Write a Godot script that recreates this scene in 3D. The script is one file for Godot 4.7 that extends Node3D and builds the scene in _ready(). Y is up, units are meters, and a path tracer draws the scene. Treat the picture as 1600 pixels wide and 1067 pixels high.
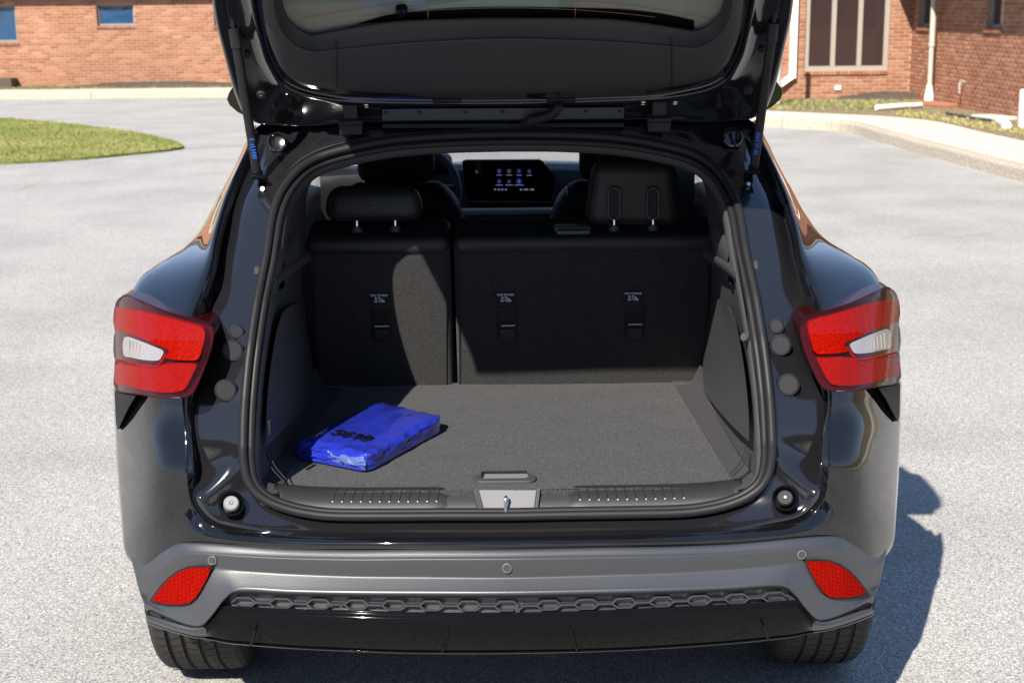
extends Node3D

# ---- the lens: height, downward tilt and slight roll of the photograph, used to turn traced points into metres ----
const FPX := 2270.0
const PITCH := 12.8
const ROLL := 0.010
const EYE := Vector3(0.012, 1.74, 0.0)
const CX := 792.0

var cosp := cos(deg_to_rad(PITCH))
var sinp := sin(deg_to_rad(PITCH))
var rng := RandomNumberGenerator.new()
var M := {}
var taken := {}

# ---------------------------------------------------------------- points
func ray(px: float, py: float) -> Vector3:
	var ur := px - 800.0
	var vr := py - 533.5
	var u := ur - ROLL * vr
	var v := vr + ROLL * ur
	return Vector3(u, -FPX * sinp - v * cosp, -(FPX * cosp - v * sinp))

func at(px: float, py: float, d: float) -> Vector3:
	var r := ray(px, py)
	return EYE + r * (d / -r.z)

func at_h(px: float, py: float, h: float) -> Vector3:
	var r := ray(px, py)
	return EYE + r * ((h - EYE.y) / r.y)

func on_plane(px: float, py: float, p0: Vector3, n: Vector3) -> Vector3:
	var r := ray(px, py)
	return EYE + r * (n.dot(p0 - EYE) / n.dot(r))

func at_x(px: float, py: float, x: float) -> Vector3:
	var r := ray(px, py)
	return EYE + r * ((x - EYE.x) / r.x)

func sd(p: Vector3, s: float) -> Vector3:      # the same point on the left (-1) or right (1) side of the car
	return Vector3(absf(p.x) * s, p.y, p.z)

func table(t: Array, x: float) -> float:
	if x <= t[0][0]:
		return t[0][1]
	for i in range(1, t.size()):
		if x <= t[i][0]:
			return lerpf(t[i - 1][1], t[i][1], (x - t[i - 1][0]) / (t[i][0] - t[i - 1][0]))
	return t[-1][1]

const PLAN := [[0, 0.0], [200, 0.015], [400, 0.06], [480, 0.09], [520, 0.118], [550, 0.155], [575, 0.205], [590, 0.25], [602, 0.30], [612, 0.36]]
const FRAME := [[190, 3.72], [200, 3.70], [238, 3.65], [262, 3.60], [294, 3.54], [337, 3.465], [400, 3.365], [470, 3.27], [540, 3.195], [620, 3.14], [700, 3.10], [812, 3.08]]
func plan(px: float) -> float:
	return table(PLAN, absf(CX - px))
func fd(py: float) -> float:
	return table(FRAME, py)

# ---------------------------------------------------------------- mesh helpers
func cr(p: Array, n: int, closed := false) -> Array:
	var out := []
	var c := p.size()
	for i in (c if closed else c - 1):
		var p0 = p[(i - 1 + c) % c] if closed or i > 0 else p[0] * 2.0 - p[1]
		var p1 = p[i]
		var p2 = p[(i + 1) % c]
		var p3 = p[(i + 2) % c] if closed or i + 2 < c else p[c - 1] * 2.0 - p[c - 2]
		for k in n:
			var t := float(k) / n
			out.append(0.5 * (2.0 * p1 + (p2 - p0) * t + (2.0 * p0 - 5.0 * p1 + 4.0 * p2 - p3) * t * t + (3.0 * p1 - p0 - 3.0 * p2 + p3) * t * t * t))
	if not closed:
		out.append(p[c - 1])
	return out

func surf() -> SurfaceTool:
	var st := SurfaceTool.new()
	st.begin(Mesh.PRIMITIVE_TRIANGLES)
	return st

func done(st: SurfaceTool) -> ArrayMesh:
	st.generate_normals()
	st.index()
	return st.commit()

func tri(st: SurfaceTool, a: Vector3, b: Vector3, c: Vector3) -> void:
	st.add_vertex(a); st.add_vertex(b); st.add_vertex(c)

func quad(st: SurfaceTool, a: Vector3, b: Vector3, c: Vector3, d: Vector3) -> void:
	tri(st, a, b, c); tri(st, a, c, d)

func grid(st: SurfaceTool, g: Array, smooth := true, close_u := false, close_v := false) -> void:
	st.set_smooth_group(0 if smooth else -1)
	var nu := g.size()
	for i in (nu if close_u else nu - 1):
		var a: Array = g[i]
		var b: Array = g[(i + 1) % nu]
		var nv := a.size()
		for j in (nv if close_v else nv - 1):
			var k := (j + 1) % nv
			quad(st, a[j], a[k], b[k], b[j])

func patch(rows: Array, nu: int, nv: int) -> Array:      # a smooth sheet through rows of points
	var mid := []
	for r in rows:
		mid.append(cr(r, nv))
	var out := []
	for i in (rows.size() - 1) * nu + 1:
		out.append([])
	for j in mid[0].size():
		var col := []
		for i in rows.size():
			col.append(mid[i][j])
		var c := cr(col, nu)
		for i in c.size():
			out[i].append(c[i])
	return out

func sided(rows: Array, s: float) -> Array:
	var out := []
	for r in rows:
		var q := []
		for p in r:
			var w := sd(p, s)
			if absf(w.x) < 0.012: w.x = 0.0
			q.append(w)
		out.append(q)
	return out

func tube(st: SurfaceTool, path: Array, radius: float, sides := 10, closed := false, caps := true, squash := 1.0) -> void:
	var rings := []
	var n := path.size()
	var side := Vector3.ZERO
	for i in n:
		var t: Vector3
		if closed:
			t = (path[(i + 1) % n] - path[(i - 1 + n) % n]).normalized()
		else:
			t = (path[mini(i + 1, n - 1)] - path[maxi(i - 1, 0)]).normalized()
		if i == 0:
			side = t.cross(Vector3.UP if absf(t.y) < 0.9 else Vector3.RIGHT).normalized()
		else:
			side = (side - t * side.dot(t)).normalized()
		var up := side.cross(t)
		var ring := []
		for k in sides:
			var a := TAU * k / sides
			ring.append(path[i] + (side * cos(a) + up * sin(a) * squash) * radius)
		rings.append(ring)
	grid(st, rings, true, closed, true)
	if caps and not closed:
		st.set_smooth_group(1)
		for e in [0, n - 1]:
			for k in sides:
				tri(st, path[e], rings[e][k], rings[e][(k + 1) % sides])

func bar(st: SurfaceTool, a: Vector3, b: Vector3, w: float, h: float, up := Vector3.UP) -> void:
	var f := (b - a).normalized()
	var x := f.cross(up).normalized() * w * 0.5
	var y := x.cross(f).normalized() * h * 0.5
	boxc(st, [a - x - y, a + x - y, a + x + y, a - x + y, b - x - y, b + x - y, b + x + y, b - x + y])

func boxc(st: SurfaceTool, c: Array) -> void:
	st.set_smooth_group(-1)
	for f in [[0, 1, 2, 3], [5, 4, 7, 6], [4, 0, 3, 7], [1, 5, 6, 2], [3, 2, 6, 7], [4, 5, 1, 0]]:
		quad(st, c[f[0]], c[f[1]], c[f[2]], c[f[3]])

func box(st: SurfaceTool, lo: Vector3, hi: Vector3) -> void:
	boxc(st, [lo, Vector3(hi.x, lo.y, lo.z), Vector3(hi.x, hi.y, lo.z), Vector3(lo.x, hi.y, lo.z), Vector3(lo.x, lo.y, hi.z), Vector3(hi.x, lo.y, hi.z), hi, Vector3(lo.x, hi.y, hi.z)])

# a block with rounded edges; mapped through f (a Callable on the block's own points) when given
func rbox(st: SurfaceTool, size: Vector3, r: float, xf: Transform3D, k := 4, mid := 1, f = null) -> void:
	var h := size * 0.5
	var rr := minf(r, minf(h.x, minf(h.y, h.z)) * 0.999)
	var inner := h - Vector3.ONE * rr
	for ax in 3:
		var u := (ax + 1) % 3
		var v := (ax + 2) % 3
		var cu := coords(h[u], rr, k, mid)
		var cv := coords(h[v], rr, k, mid)
		for sg in [-1.0, 1.0]:
			var g := []
			for a in cu:
				var row := []
				for b in cv:
					var p := Vector3.ZERO
					p[ax] = sg * h[ax]
					p[u] = a
					p[v] = b
					var q := p.clamp(-inner, inner)
					var n := (p - q).normalized()
					var w := q + n * rr
					if f != null: w = f.call(w)
					row.append(xf * w)
				g.append(row)
			grid(st, g)

func coords(h: float, r: float, k: int, mid: int) -> Array:
	var out := []
	for i in k + 1:
		out.append(-h + r * (1.0 - cos(PI * 0.5 * i / k)) if false else -h + r * i / k)
	for i in range(1, mid):
		out.append(lerpf(-h + r, h - r, float(i) / mid))
	for i in k + 1:
		out.append(h - r + r * i / k)
	return out

# an area outlined in the photograph, laid on a curved surface (dfun gives its depth), with thickness
func fill(st: SurfaceTool, outline: Array, dfun: Callable, step := 8.0, thick := 0.01, s := 0.0, cut := false) -> void:
	var poly := PackedVector2Array()
	for i in outline.size():
		var a: Vector2 = outline[i]
		var b: Vector2 = outline[(i + 1) % outline.size()]
		var n := maxi(1, int(a.distance_to(b) / step))
		for k in n:
			poly.append(a.lerp(b, float(k) / n))
	var pts := poly.duplicate()
	var bb := Rect2(poly[0], Vector2.ZERO)
	for p in poly:
		bb = bb.expand(p)
	var r := RandomNumberGenerator.new()
	r.seed = 7
	var nx := int(bb.size.x / step)
	var ny := int(bb.size.y / step)
	for i in range(1, nx + 1):
		for j in range(1, ny + 1):
			var p := bb.position + Vector2(i, j) * step + Vector2(r.randf() - 0.5, r.randf() - 0.5) * step * 0.05
			if Geometry2D.is_point_in_polygon(p, poly):
				var near := INF
				for q in poly:
					near = minf(near, q.distance_squared_to(p))
				if near > step * step * 0.3:
					pts.append(p)
	var idx := Geometry2D.triangulate_delaunay(pts)
	var w := []
	for p in pts:
		var q := at(p.x, p.y, dfun.call(p.x, p.y))
		w.append(q if s == 0.0 else sd(q, s))
	st.set_smooth_group(0)
	for t in range(0, idx.size(), 3):
		var c := (pts[idx[t]] + pts[idx[t + 1]] + pts[idx[t + 2]]) / 3.0
		if not Geometry2D.is_point_in_polygon(c, poly):
			continue
		var a: Vector2 = pts[idx[t]]
		var flip := (pts[idx[t + 1]] - a).cross(pts[idx[t + 2]] - a) < 0.0
		if s > 0.0:
			flip = not flip
		if flip:
			tri(st, w[idx[t]], w[idx[t + 2]], w[idx[t + 1]])
		else:
			tri(st, w[idx[t]], w[idx[t + 1]], w[idx[t + 2]])
	if thick > 0.0:
		st.set_smooth_group(2)
		var back := Vector3(0, 0, -thick)
		var n := poly.size()
		for i in n:
			var k := (i + 1) % n
			quad(st, w[i], w[k], w[k] + back, w[i] + back)

func lathe(st: SurfaceTool, prof: Array, xf: Transform3D, sides := 20) -> void:      # prof: Vector2(radius, along y)
	var g := []
	for p in prof:
		var ring := []
		for k in sides:
			var a := TAU * k / sides
			ring.append(xf * Vector3(p.x * cos(a), p.y, p.x * sin(a)))
		g.append(ring)
	for i in g.size() - 1:      # each band shades by itself, so that flat faces stay flat
		st.set_smooth_group(10 + i)
		for k in sides:
			var k2 := (k + 1) % sides
			quad(st, g[i][k], g[i][k2], g[i + 1][k2], g[i + 1][k])

func plate(st: SurfaceTool, c: Vector3, bs: Basis, hw: float, hd: float, r: float, levels: Array) -> void:      # a flat rounded rectangle in the bs.x / bs.z plane; levels: Vector2(inset, height)
	var g := []
	for l in levels:
		var ring := []
		var rr := maxf(r - l.x, 0.0004)
		for k in 4:
			var cc := Vector3((1.0 if k in [0, 3] else -1.0) * (hw - r), 0, (1.0 if k < 2 else -1.0) * (hd - r))
			for i in 7:
				var a := PI * 0.5 * (k + i / 6.0)
				ring.append(c + bs * (cc + Vector3(cos(a) * rr, l.y, sin(a) * rr)))
		g.append(ring)
	for i in g.size() - 1:
		st.set_smooth_group(20 + i)
		for k in 28: quad(st, g[i][k], g[i][(k + 1) % 28], g[i + 1][(k + 1) % 28], g[i + 1][k])
	st.set_smooth_group(60)
	var m: Vector3 = c + bs * Vector3(0, levels[-1].y, 0)
	for k in 28: tri(st, m, g[-1][k], g[-1][(k + 1) % 28])

func facing(o: Vector3, n: Vector3) -> Transform3D:      # a frame at o whose y axis points along n
	var y := n.normalized()
	var x := y.cross(Vector3.FORWARD if absf(y.z) < 0.9 else Vector3.UP).normalized()
	return Transform3D(Basis(x, y, x.cross(y)), o)

# ---------------------------------------------------------------- nodes
func numbered(called: String) -> String:
	if not taken.has(called):
		taken[called] = 0
		return called
	taken[called] += 1
	return "%s_%03d" % [called, taken[called]]

func thing(called: String, label: String, category: String, where := Vector3.ZERO, group := "") -> Node3D:
	var o := Node3D.new()
	o.name = numbered(called)
	add_child(o)
	o.position = where
	tag(o, label, category, group)
	return o

func tag(o: Node3D, label: String, category: String, group := "") -> void:
	o.set_meta("label", label)
	if category: o.set_meta("category", category)
	if group: o.set_meta("group", group)

func obj(called: String, m: Mesh, material: Material, parent: Node = self, smooth_name := true) -> MeshInstance3D:
	var o := MeshInstance3D.new()
	if parent == self:
		o.name = numbered(called)
	else:
		var nm := called
		var k := 0
		while parent.has_node(NodePath(nm)):
			k += 1
			nm = "%s_%03d" % [called, k]
		o.name = nm
	o.mesh = m
	o.material_override = material
	parent.add_child(o, true)
	return o

func build(called: String, st: SurfaceTool, material: Material, parent: Node = self) -> MeshInstance3D:
	return obj(called, done(st), material, parent)

func struct(called: String, m: Mesh, material: Material, label: String) -> MeshInstance3D:
	var o := obj(called, m, material)
	o.set_meta("kind", "structure")
	o.set_meta("label", label)
	return o

# ---------------------------------------------------------------- materials
func lin(r: float, g: float, b: float, a := 1.0) -> Color:
	var c := Color(r, g, b).linear_to_srgb()
	c.a = a
	return c

func mat(r: float, g: float, b: float, rough: float, spec := 0.5, metal := 0.0) -> StandardMaterial3D:
	var m := StandardMaterial3D.new()
	m.albedo_color = lin(r, g, b)
	m.roughness = rough
	m.metallic_specular = spec
	m.metallic = metal
	m.cull_mode = BaseMaterial3D.CULL_DISABLED
	return m

func noise_tex(size: int, freq: float, octaves: int, ramp: Array, type := FastNoiseLite.TYPE_SIMPLEX_SMOOTH, sd0 := 1) -> NoiseTexture2D:
	var n := FastNoiseLite.new()
	n.seed = sd0
	n.noise_type = type
	n.frequency = freq
	n.fractal_octaves = octaves
	var t := NoiseTexture2D.new()
	t.width = size
	t.height = size
	t.seamless = true
	t.noise = n
	var g := Gradient.new()
	g.offsets = PackedFloat32Array(range(ramp.size()).map(func(i): return ramp[i][0]))
	g.colors = PackedColorArray(ramp.map(func(q): return q[1]))
	t.color_ramp = g
	return t

func grain_tex(size: int, lo: float, hi: float, light: float, dark: float, sd0: int) -> ImageTexture:      # grains of stone or yarn, a texel or two across
	var r := RandomNumberGenerator.new()
	r.seed = sd0
	var base := PackedFloat32Array()
	base.resize(size * size)
	for i in base.size():
		var x := r.randf()
		base[i] = lerpf(lo, hi, x)
		if x > 1.0 - light:
			base[i] = hi * 1.28
		elif x < dark:
			base[i] = lo * 0.5
	var data := PackedByteArray()
	data.resize(size * size * 3)
	for y in size:
		var y1 := (y + 1) % size
		for x in size:
			var x1 := (x + 1) % size
			var v := base[y * size + x] * 0.5 + base[y * size + x1] * 0.2 + base[y1 * size + x] * 0.2 + base[y1 * size + x1] * 0.1
			var b := clampi(int(v * 255.0), 0, 255)
			var o := (y * size + x) * 3
			data[o] = b; data[o + 1] = b; data[o + 2] = b
	return ImageTexture.create_from_image(Image.create_from_data(size, size, false, Image.FORMAT_RGB8, data))

func prism_tex() -> ImageTexture:      # rows of little pyramids, as moulded into lamp lenses
	var n := 128
	var data := PackedByteArray()
	data.resize(n * n)
	for y in n:
		for x in n:
			var u := absf(fmod(x / 16.0, 1.0) - 0.5) * 2.0
			var v := absf(fmod(y / 16.0 + (0.5 if int(x / 16.0) % 2 else 0.0), 1.0) - 0.5) * 2.0
			data[y * n + x] = int(255.0 * (0.72 + 0.28 * (1.0 - maxf(u, v))))
	return ImageTexture.create_from_image(Image.create_from_data(n, n, false, Image.FORMAT_L8, data))

func tri_map(m: StandardMaterial3D, scale: float, world := true) -> void:
	m.uv1_triplanar = true
	m.uv1_world_triplanar = world
	m.uv1_scale = Vector3.ONE * scale

func make_materials() -> void:
	var paint := mat(0.004, 0.004, 0.005, 0.03, 0.40)
	paint.clearcoat_enabled = true
	paint.clearcoat = 1.0
	paint.clearcoat_roughness = 0.01
	M.paint = paint
	var frame_paint := mat(0.009, 0.009, 0.011, 0.10, 0.5)
	frame_paint.clearcoat_enabled = true
	frame_paint.clearcoat = 0.9
	frame_paint.clearcoat_roughness = 0.07
	var orange := noise_tex(512, 0.02, 3, [[0.0, Color.BLACK], [1.0, Color.WHITE]], FastNoiseLite.TYPE_SIMPLEX_SMOOTH, 9)
	M.frame = frame_paint
	var grain := noise_tex(512, 0.12, 3, [[0.0, Color.BLACK], [1.0, Color.WHITE]], FastNoiseLite.TYPE_SIMPLEX, 3)
	var clad := mat(0.026, 0.028, 0.034, 0.42, 1.0)
	clad.heightmap_enabled = true
	clad.heightmap_texture = grain
	clad.heightmap_scale = 0.015
	tri_map(clad, 3.0)
	M.cladding = clad
	var trim := mat(0.045, 0.045, 0.049, 0.5, 0.5)
	trim.heightmap_enabled = true
	trim.heightmap_texture = grain
	trim.heightmap_scale = 0.025
	tri_map(trim, 3.0)
	M.trim = trim
	var sill := trim.duplicate()
	sill.albedo_color = lin(0.024, 0.024, 0.026)
	M.sill = sill
	M.satin = mat(0.7, 0.72, 0.70, 0.35)
	M.dash = mat(0.09, 0.10, 0.10, 0.42, 0.6)
	M.strip = mat(0.055, 0.062, 0.075, 0.5)
	M.film_light = mat(0.12, 0.18, 0.46, 0.10, 0.9, 0.35)
	var lid_trim := mat(0.030, 0.031, 0.034, 0.6, 0.45)
	lid_trim.heightmap_enabled = true
	lid_trim.heightmap_texture = grain
	lid_trim.heightmap_scale = 0.02
	tri_map(lid_trim, 3.0)
	M.lid_trim = lid_trim
	M.rubber = mat(0.013, 0.013, 0.015, 0.5, 0.36)
	M.black = mat(0.008, 0.008, 0.009, 0.6, 0.4)
	M.gloss_black = mat(0.004, 0.004, 0.005, 0.06, 0.24)
	M.pocket = mat(0.16, 0.16, 0.175, 0.45, 0.5)
	M.pipe = mat(0.46, 0.42, 0.36, 0.5)
	M.ring = mat(0.16, 0.16, 0.17, 0.4)
	M.plug = mat(0.020, 0.021, 0.025, 0.6, 0.35)
	M.steel = mat(0.55, 0.55, 0.56, 0.22, 0.5, 1.0)
	M.zinc = mat(0.42, 0.42, 0.45, 0.4, 0.5, 0.0)
	M.chrome = mat(0.8, 0.8, 0.82, 0.08, 0.5, 1.0)
	var carpet := mat(0.80, 0.82, 0.88, 0.95, 0.2)
	carpet.albedo_texture = grain_tex(512, 0.12, 0.36, 0.05, 0.12, 21)
	carpet.rim_enabled = true
	carpet.rim = 0.25
	carpet.heightmap_enabled = true
	carpet.heightmap_texture = carpet.albedo_texture
	carpet.heightmap_scale = 0.12
	tri_map(carpet, 1.9)
	M.carpet = carpet
	var cloth := mat(0.8, 0.8, 0.82, 0.95, 0.2)
	cloth.albedo_texture = grain_tex(512, 0.11, 0.32, 0.04, 0.10, 22)
	cloth.rim_enabled = true
	cloth.rim = 0.2
	tri_map(cloth, 3.0)
	M.seat_carpet = cloth
	M.leather = mat(0.016, 0.016, 0.018, 0.5, 0.45)
	M.stitch = mat(0.14, 0.14, 0.15, 0.8)
	var red := mat(0.25, 0.006, 0.002, 0.12, 0.05)
	red.heightmap_enabled = true
	var prism := prism_tex()
	red.heightmap_texture = prism
	red.heightmap_scale = 0.12
	red.roughness = 0.3
	red.backlight_enabled = true
	red.backlight = Color(0.5, 0.03, 0.01)
	tri_map(red, 26.0, false)
	red.albedo_texture = prism
	red.detail_enabled = true
	red.detail_blend_mode = BaseMaterial3D.BLEND_MODE_MIX
	red.detail_albedo = noise_tex(256, 0.02, 3, [[0.0, Color(0.30, 0.010, 0.01)], [0.5, Color(0.56, 0.03, 0.015)], [1.0, Color(0.70, 0.11, 0.03)]], FastNoiseLite.TYPE_SIMPLEX, 15)
	red.detail_mask = noise_tex(64, 0.02, 1, [[0.0, Color(0.55, 0.55, 0.55)], [1.0, Color(0.7, 0.7, 0.7)]], FastNoiseLite.TYPE_SIMPLEX, 16)
	M.red = red
	var red_dark := mat(0.022, 0.002, 0.003, 0.05, 0.3)
	M.red_dark = red_dark
	var refl := red.duplicate()
	refl.detail_enabled = false
	refl.uv1_scale = Vector3.ONE * 13.0
	refl.heightmap_scale = 0.2
	refl.albedo_color = lin(0.33, 0.006, 0.003)
	M.reflector = refl
	var clear := mat(0.34, 0.34, 0.33, 0.2, 0.5, 0.35)
	clear.heightmap_enabled = true
	clear.heightmap_texture = prism
	clear.heightmap_scale = 0.1
	clear.clearcoat_enabled = true
	clear.clearcoat_roughness = 0.02
	tri_map(clear, 12.0, false)
	M.lamp_clear = clear
	var film := mat(0.018, 0.030, 0.36, 0.16, 0.6)
	film.clearcoat_enabled = true
	film.clearcoat = 1.0
	film.clearcoat_roughness = 0.10
	film.backlight_enabled = true
	film.backlight = Color(0.05, 0.12, 0.35)
	film.heightmap_enabled = true
	film.heightmap_texture = noise_tex(512, 0.012, 4, [[0.0, Color.BLACK], [1.0, Color.WHITE]], FastNoiseLite.TYPE_SIMPLEX, 41)
	film.heightmap_scale = 0.16
	film.uv1_triplanar = true
	film.uv1_scale = Vector3(2.5, 2.5, 1.0)
	M.film = film
	var tint := StandardMaterial3D.new()
	tint.transparency = BaseMaterial3D.TRANSPARENCY_ALPHA
	tint.albedo_color = lin(0.15, 0.195, 0.18, 0.965)
	tint.roughness = 0.03
	tint.cull_mode = BaseMaterial3D.CULL_DISABLED
	M.tinted = tint
	var side := tint.duplicate()
	side.albedo_color = lin(0.012, 0.022, 0.024, 0.90)
	M.lamp_shell = tint.duplicate()
	M.lamp_shell.albedo_color = lin(0.3, 0.02, 0.02, 0.05)
	M.lamp_shell.metallic_specular = 0.33
	M.wheel = mat(0.11, 0.12, 0.13, 0.45, 0.6)
	side.metallic_specular = 0.25
	M.side_glass = side
	var shield := tint.duplicate()
	shield.albedo_color = lin(0.02, 0.03, 0.025, 0.2)
	M.clear_glass = shield
	var pane := mat(0.035, 0.022, 0.022, 0.04, 0.6)
	M.pane = pane
	M.pane_blue = mat(0.02, 0.06, 0.13, 0.04, 0.6)
	var tyre := mat(0.030, 0.029, 0.028, 0.75, 0.4)
	tyre.heightmap_enabled = true
	tyre.heightmap_texture = grain
	tyre.heightmap_scale = 0.05
	tri_map(tyre, 4.0, false)
	M.tyre = tyre
	M.rim = mat(0.3, 0.3, 0.31, 0.3, 0.5, 1.0)
	M.white_ink = mat(0.62, 0.66, 0.80, 0.6)
	M.blue_ink = mat(0.02, 0.15, 0.72, 0.5)
	M.black_ink = mat(0.004, 0.004, 0.012, 0.4)
	# ---- the place
	var asphalt := mat(0.88, 0.86, 0.815, 0.9, 0.3)
	asphalt.albedo_texture = grain_tex(1024, 0.50, 0.84, 0.05, 0.06, 31)
	tri_map(asphalt, 0.42)
	asphalt.heightmap_enabled = true
	asphalt.heightmap_texture = asphalt.albedo_texture
	asphalt.heightmap_scale = 0.22
	asphalt.detail_enabled = true
	asphalt.detail_blend_mode = BaseMaterial3D.BLEND_MODE_MUL
	asphalt.detail_uv_layer = BaseMaterial3D.DETAIL_UV_2
	asphalt.uv2_triplanar = true
	asphalt.uv2_world_triplanar = true
	asphalt.uv2_scale = Vector3.ONE * 0.09
	asphalt.detail_albedo = noise_tex(512, 0.014, 5, [[0.0, Color(0.90, 0.90, 0.90)], [0.5, Color(0.96, 0.96, 0.96)], [1.0, Color(1, 1, 1)]], FastNoiseLite.TYPE_SIMPLEX, 32)
	M.asphalt = asphalt
	var concrete := mat(0.62, 0.59, 0.52, 0.9, 0.3)
	concrete.albedo_texture = noise_tex(512, 0.03, 5, [[0.0, Color(0.84, 0.83, 0.81)], [0.5, Color(0.95, 0.945, 0.93)], [1.0, Color(1, 1, 1)]], FastNoiseLite.TYPE_SIMPLEX, 51)
	tri_map(concrete, 0.6)
	M.concrete = concrete
	var kerb := mat(0.50, 0.455, 0.385, 0.9, 0.3)
	kerb.albedo_texture = noise_tex(512, 0.05, 5, [[0.0, Color(0.74, 0.72, 0.68)], [0.5, Color(0.94, 0.93, 0.91)], [1.0, Color(1, 1, 1)]], FastNoiseLite.TYPE_SIMPLEX, 52)
	tri_map(kerb, 0.7)
	M.kerb = kerb
	var dirt := mat(1, 1, 1, 0.95, 0.2)
	dirt.albedo_texture = noise_tex(512, 0.03, 5, [[0.0, lin(0.10, 0.075, 0.05)], [0.45, lin(0.20, 0.155, 0.10)], [0.6, lin(0.25, 0.21, 0.12)], [1.0, lin(0.33, 0.28, 0.19)]], FastNoiseLite.TYPE_SIMPLEX, 53)
	tri_map(dirt, 0.5)
	M.dirt = dirt
	var lawn := mat(1, 1, 1, 0.95, 0.2)
	lawn.albedo_texture = noise_tex(512, 0.02, 5, [[0.0, lin(0.07, 0.11, 0.025)], [0.5, lin(0.13, 0.17, 0.045)], [1.0, lin(0.26, 0.24, 0.10)]], FastNoiseLite.TYPE_SIMPLEX, 54)
	tri_map(lawn, 0.3)
	M.lawn = lawn
	var mortar := mat(0.41, 0.31, 0.22, 0.95, 0.2)
	mortar.albedo_texture = noise_tex(256, 0.1, 3, [[0.0, Color(0.85, 0.85, 0.85)], [1.0, Color(1, 1, 1)]], FastNoiseLite.TYPE_SIMPLEX, 55)
	tri_map(mortar, 1.0)
	M.mortar = mortar
	M.bricks = []
	for c in [[0.345, 0.158, 0.097], [0.375, 0.18, 0.113], [0.325, 0.142, 0.086], [0.395, 0.205, 0.136], [0.30, 0.126, 0.078]]:
		var b := mat(c[0], c[1], c[2], 0.9, 0.25)
		b.albedo_texture = mortar.albedo_texture
		tri_map(b, 2.0)
		M.bricks.append(b)
	var bm := mat(1, 1, 1, 0.9, 0.25)
	bm.vertex_color_use_as_albedo = true
	M.brick_mass = bm
	M.win_frame = mat(0.30, 0.27, 0.23, 0.6)
	M.win_grey = mat(0.20, 0.20, 0.20, 0.6)
	M.white_paint = mat(0.78, 0.76, 0.72, 0.5)
	M.white_pvc = mat(0.80, 0.79, 0.76, 0.35)
	M.galv = mat(0.36, 0.35, 0.33, 0.5)
	M.terracotta = mat(0.36, 0.14, 0.08, 0.8)
	M.shingle = mat(0.08, 0.075, 0.07, 0.95)
	M.hose = mat(0.04, 0.045, 0.05, 0.5)
	M.brown = mat(0.07, 0.055, 0.045, 0.7)
	var leaf := mat(1, 1, 1, 0.7, 0.3)
	leaf.vertex_color_use_as_albedo = true
	leaf.backlight_enabled = true
	leaf.backlight = Color(0.25, 0.3, 0.1)
	M.leaf = leaf
	M.bark = mat(0.10, 0.075, 0.055, 0.95)
	M.far_wall = mat(0.45, 0.42, 0.38, 0.9)

# ================================================================ the scene
func _ready() -> void:
	rng.seed = 11
	var cam := Camera3D.new()
	cam.name = "camera"
	add_child(cam)
	cam.position = EYE
	cam.basis = Basis(Vector3.RIGHT, deg_to_rad(-PITCH)) * Basis(Vector3.BACK, -ROLL)
	cam.fov = rad_to_deg(2.0 * atan(533.5 / FPX))
	cam.near = 0.05
	cam.far = 900.0
	var att := CameraAttributesPhysical.new()
	att.frustum_focal_length = 51.04
	att.frustum_near = 0.05
	att.frustum_far = 900.0
	att.frustum_focus_distance = 3.3
	att.exposure_aperture = 8.0
	cam.attributes = att
	cam.current = true
	var env := Environment.new()
	env.background_mode = Environment.BG_SKY
	var sky_mat := ProceduralSkyMaterial.new()
	sky_mat.sky_top_color = lin(0.10, 0.17, 0.32)
	sky_mat.sky_horizon_color = lin(0.38, 0.49, 0.65)
	sky_mat.sky_curve = 0.12
	sky_mat.ground_bottom_color = lin(0.22, 0.21, 0.20)
	sky_mat.ground_horizon_color = lin(0.30, 0.30, 0.30)
	sky_mat.sky_energy_multiplier = 1.0
	sky_mat.ground_energy_multiplier = 0.6
	var sky := Sky.new()
	sky.sky_material = sky_mat
	env.sky = sky
	env.tonemap_mode = Environment.TONE_MAPPER_LINEAR
	env.tonemap_exposure = 2.0
	env.sdfgi_enabled = true
	env.ssao_enabled = true
	env.ssil_enabled = true
	var we := WorldEnvironment.new()
	we.name = "world_environment"
	we.environment = env
	add_child(we)
	var sun := DirectionalLight3D.new()
	sun.name = "sun"
	sun.light_energy = 1.6
	sun.light_color = Color(1.0, 0.965, 0.915)
	sun.light_angular_distance = 0.5
	sun.shadow_enabled = true
	add_child(sun)
	sun.look_at_from_position(Vector3.ZERO, Vector3(0.47, -1.0, -1.07), Vector3.UP)
	make_materials()
	make_ground()
	make_buildings()
	make_yard()
	make_car()
	make_bag()
	make_behind()

# ---------------------------------------------------------------- ground, kerb, sidewalk, lawns
func slab(poly: Array, top: float, bottom: float) -> ArrayMesh:      # poly: Vector2(x, depth)
	var st := surf()
	var pp := PackedVector2Array(poly)
	var idx := Geometry2D.triangulate_polygon(pp)
	st.set_smooth_group(-1)
	for t in range(0, idx.size(), 3):
		var q := []
		for k in 3:
			var p := pp[idx[t + k]]
			q.append(Vector3(p.x, top, -p.y))
		var n: Vector3 = (q[1] - q[0]).cross(q[2] - q[0])
		if n.y > 0:
			tri(st, q[0], q[2], q[1])
		else:
			tri(st, q[0], q[1], q[2])
	for i in pp.size():
		var a := pp[i]
		var b := pp[(i + 1) % pp.size()]
		quad(st, Vector3(a.x, top, -a.y), Vector3(b.x, top, -b.y), Vector3(b.x, bottom, -b.y), Vector3(a.x, bottom, -a.y))
	return done(st)

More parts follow.
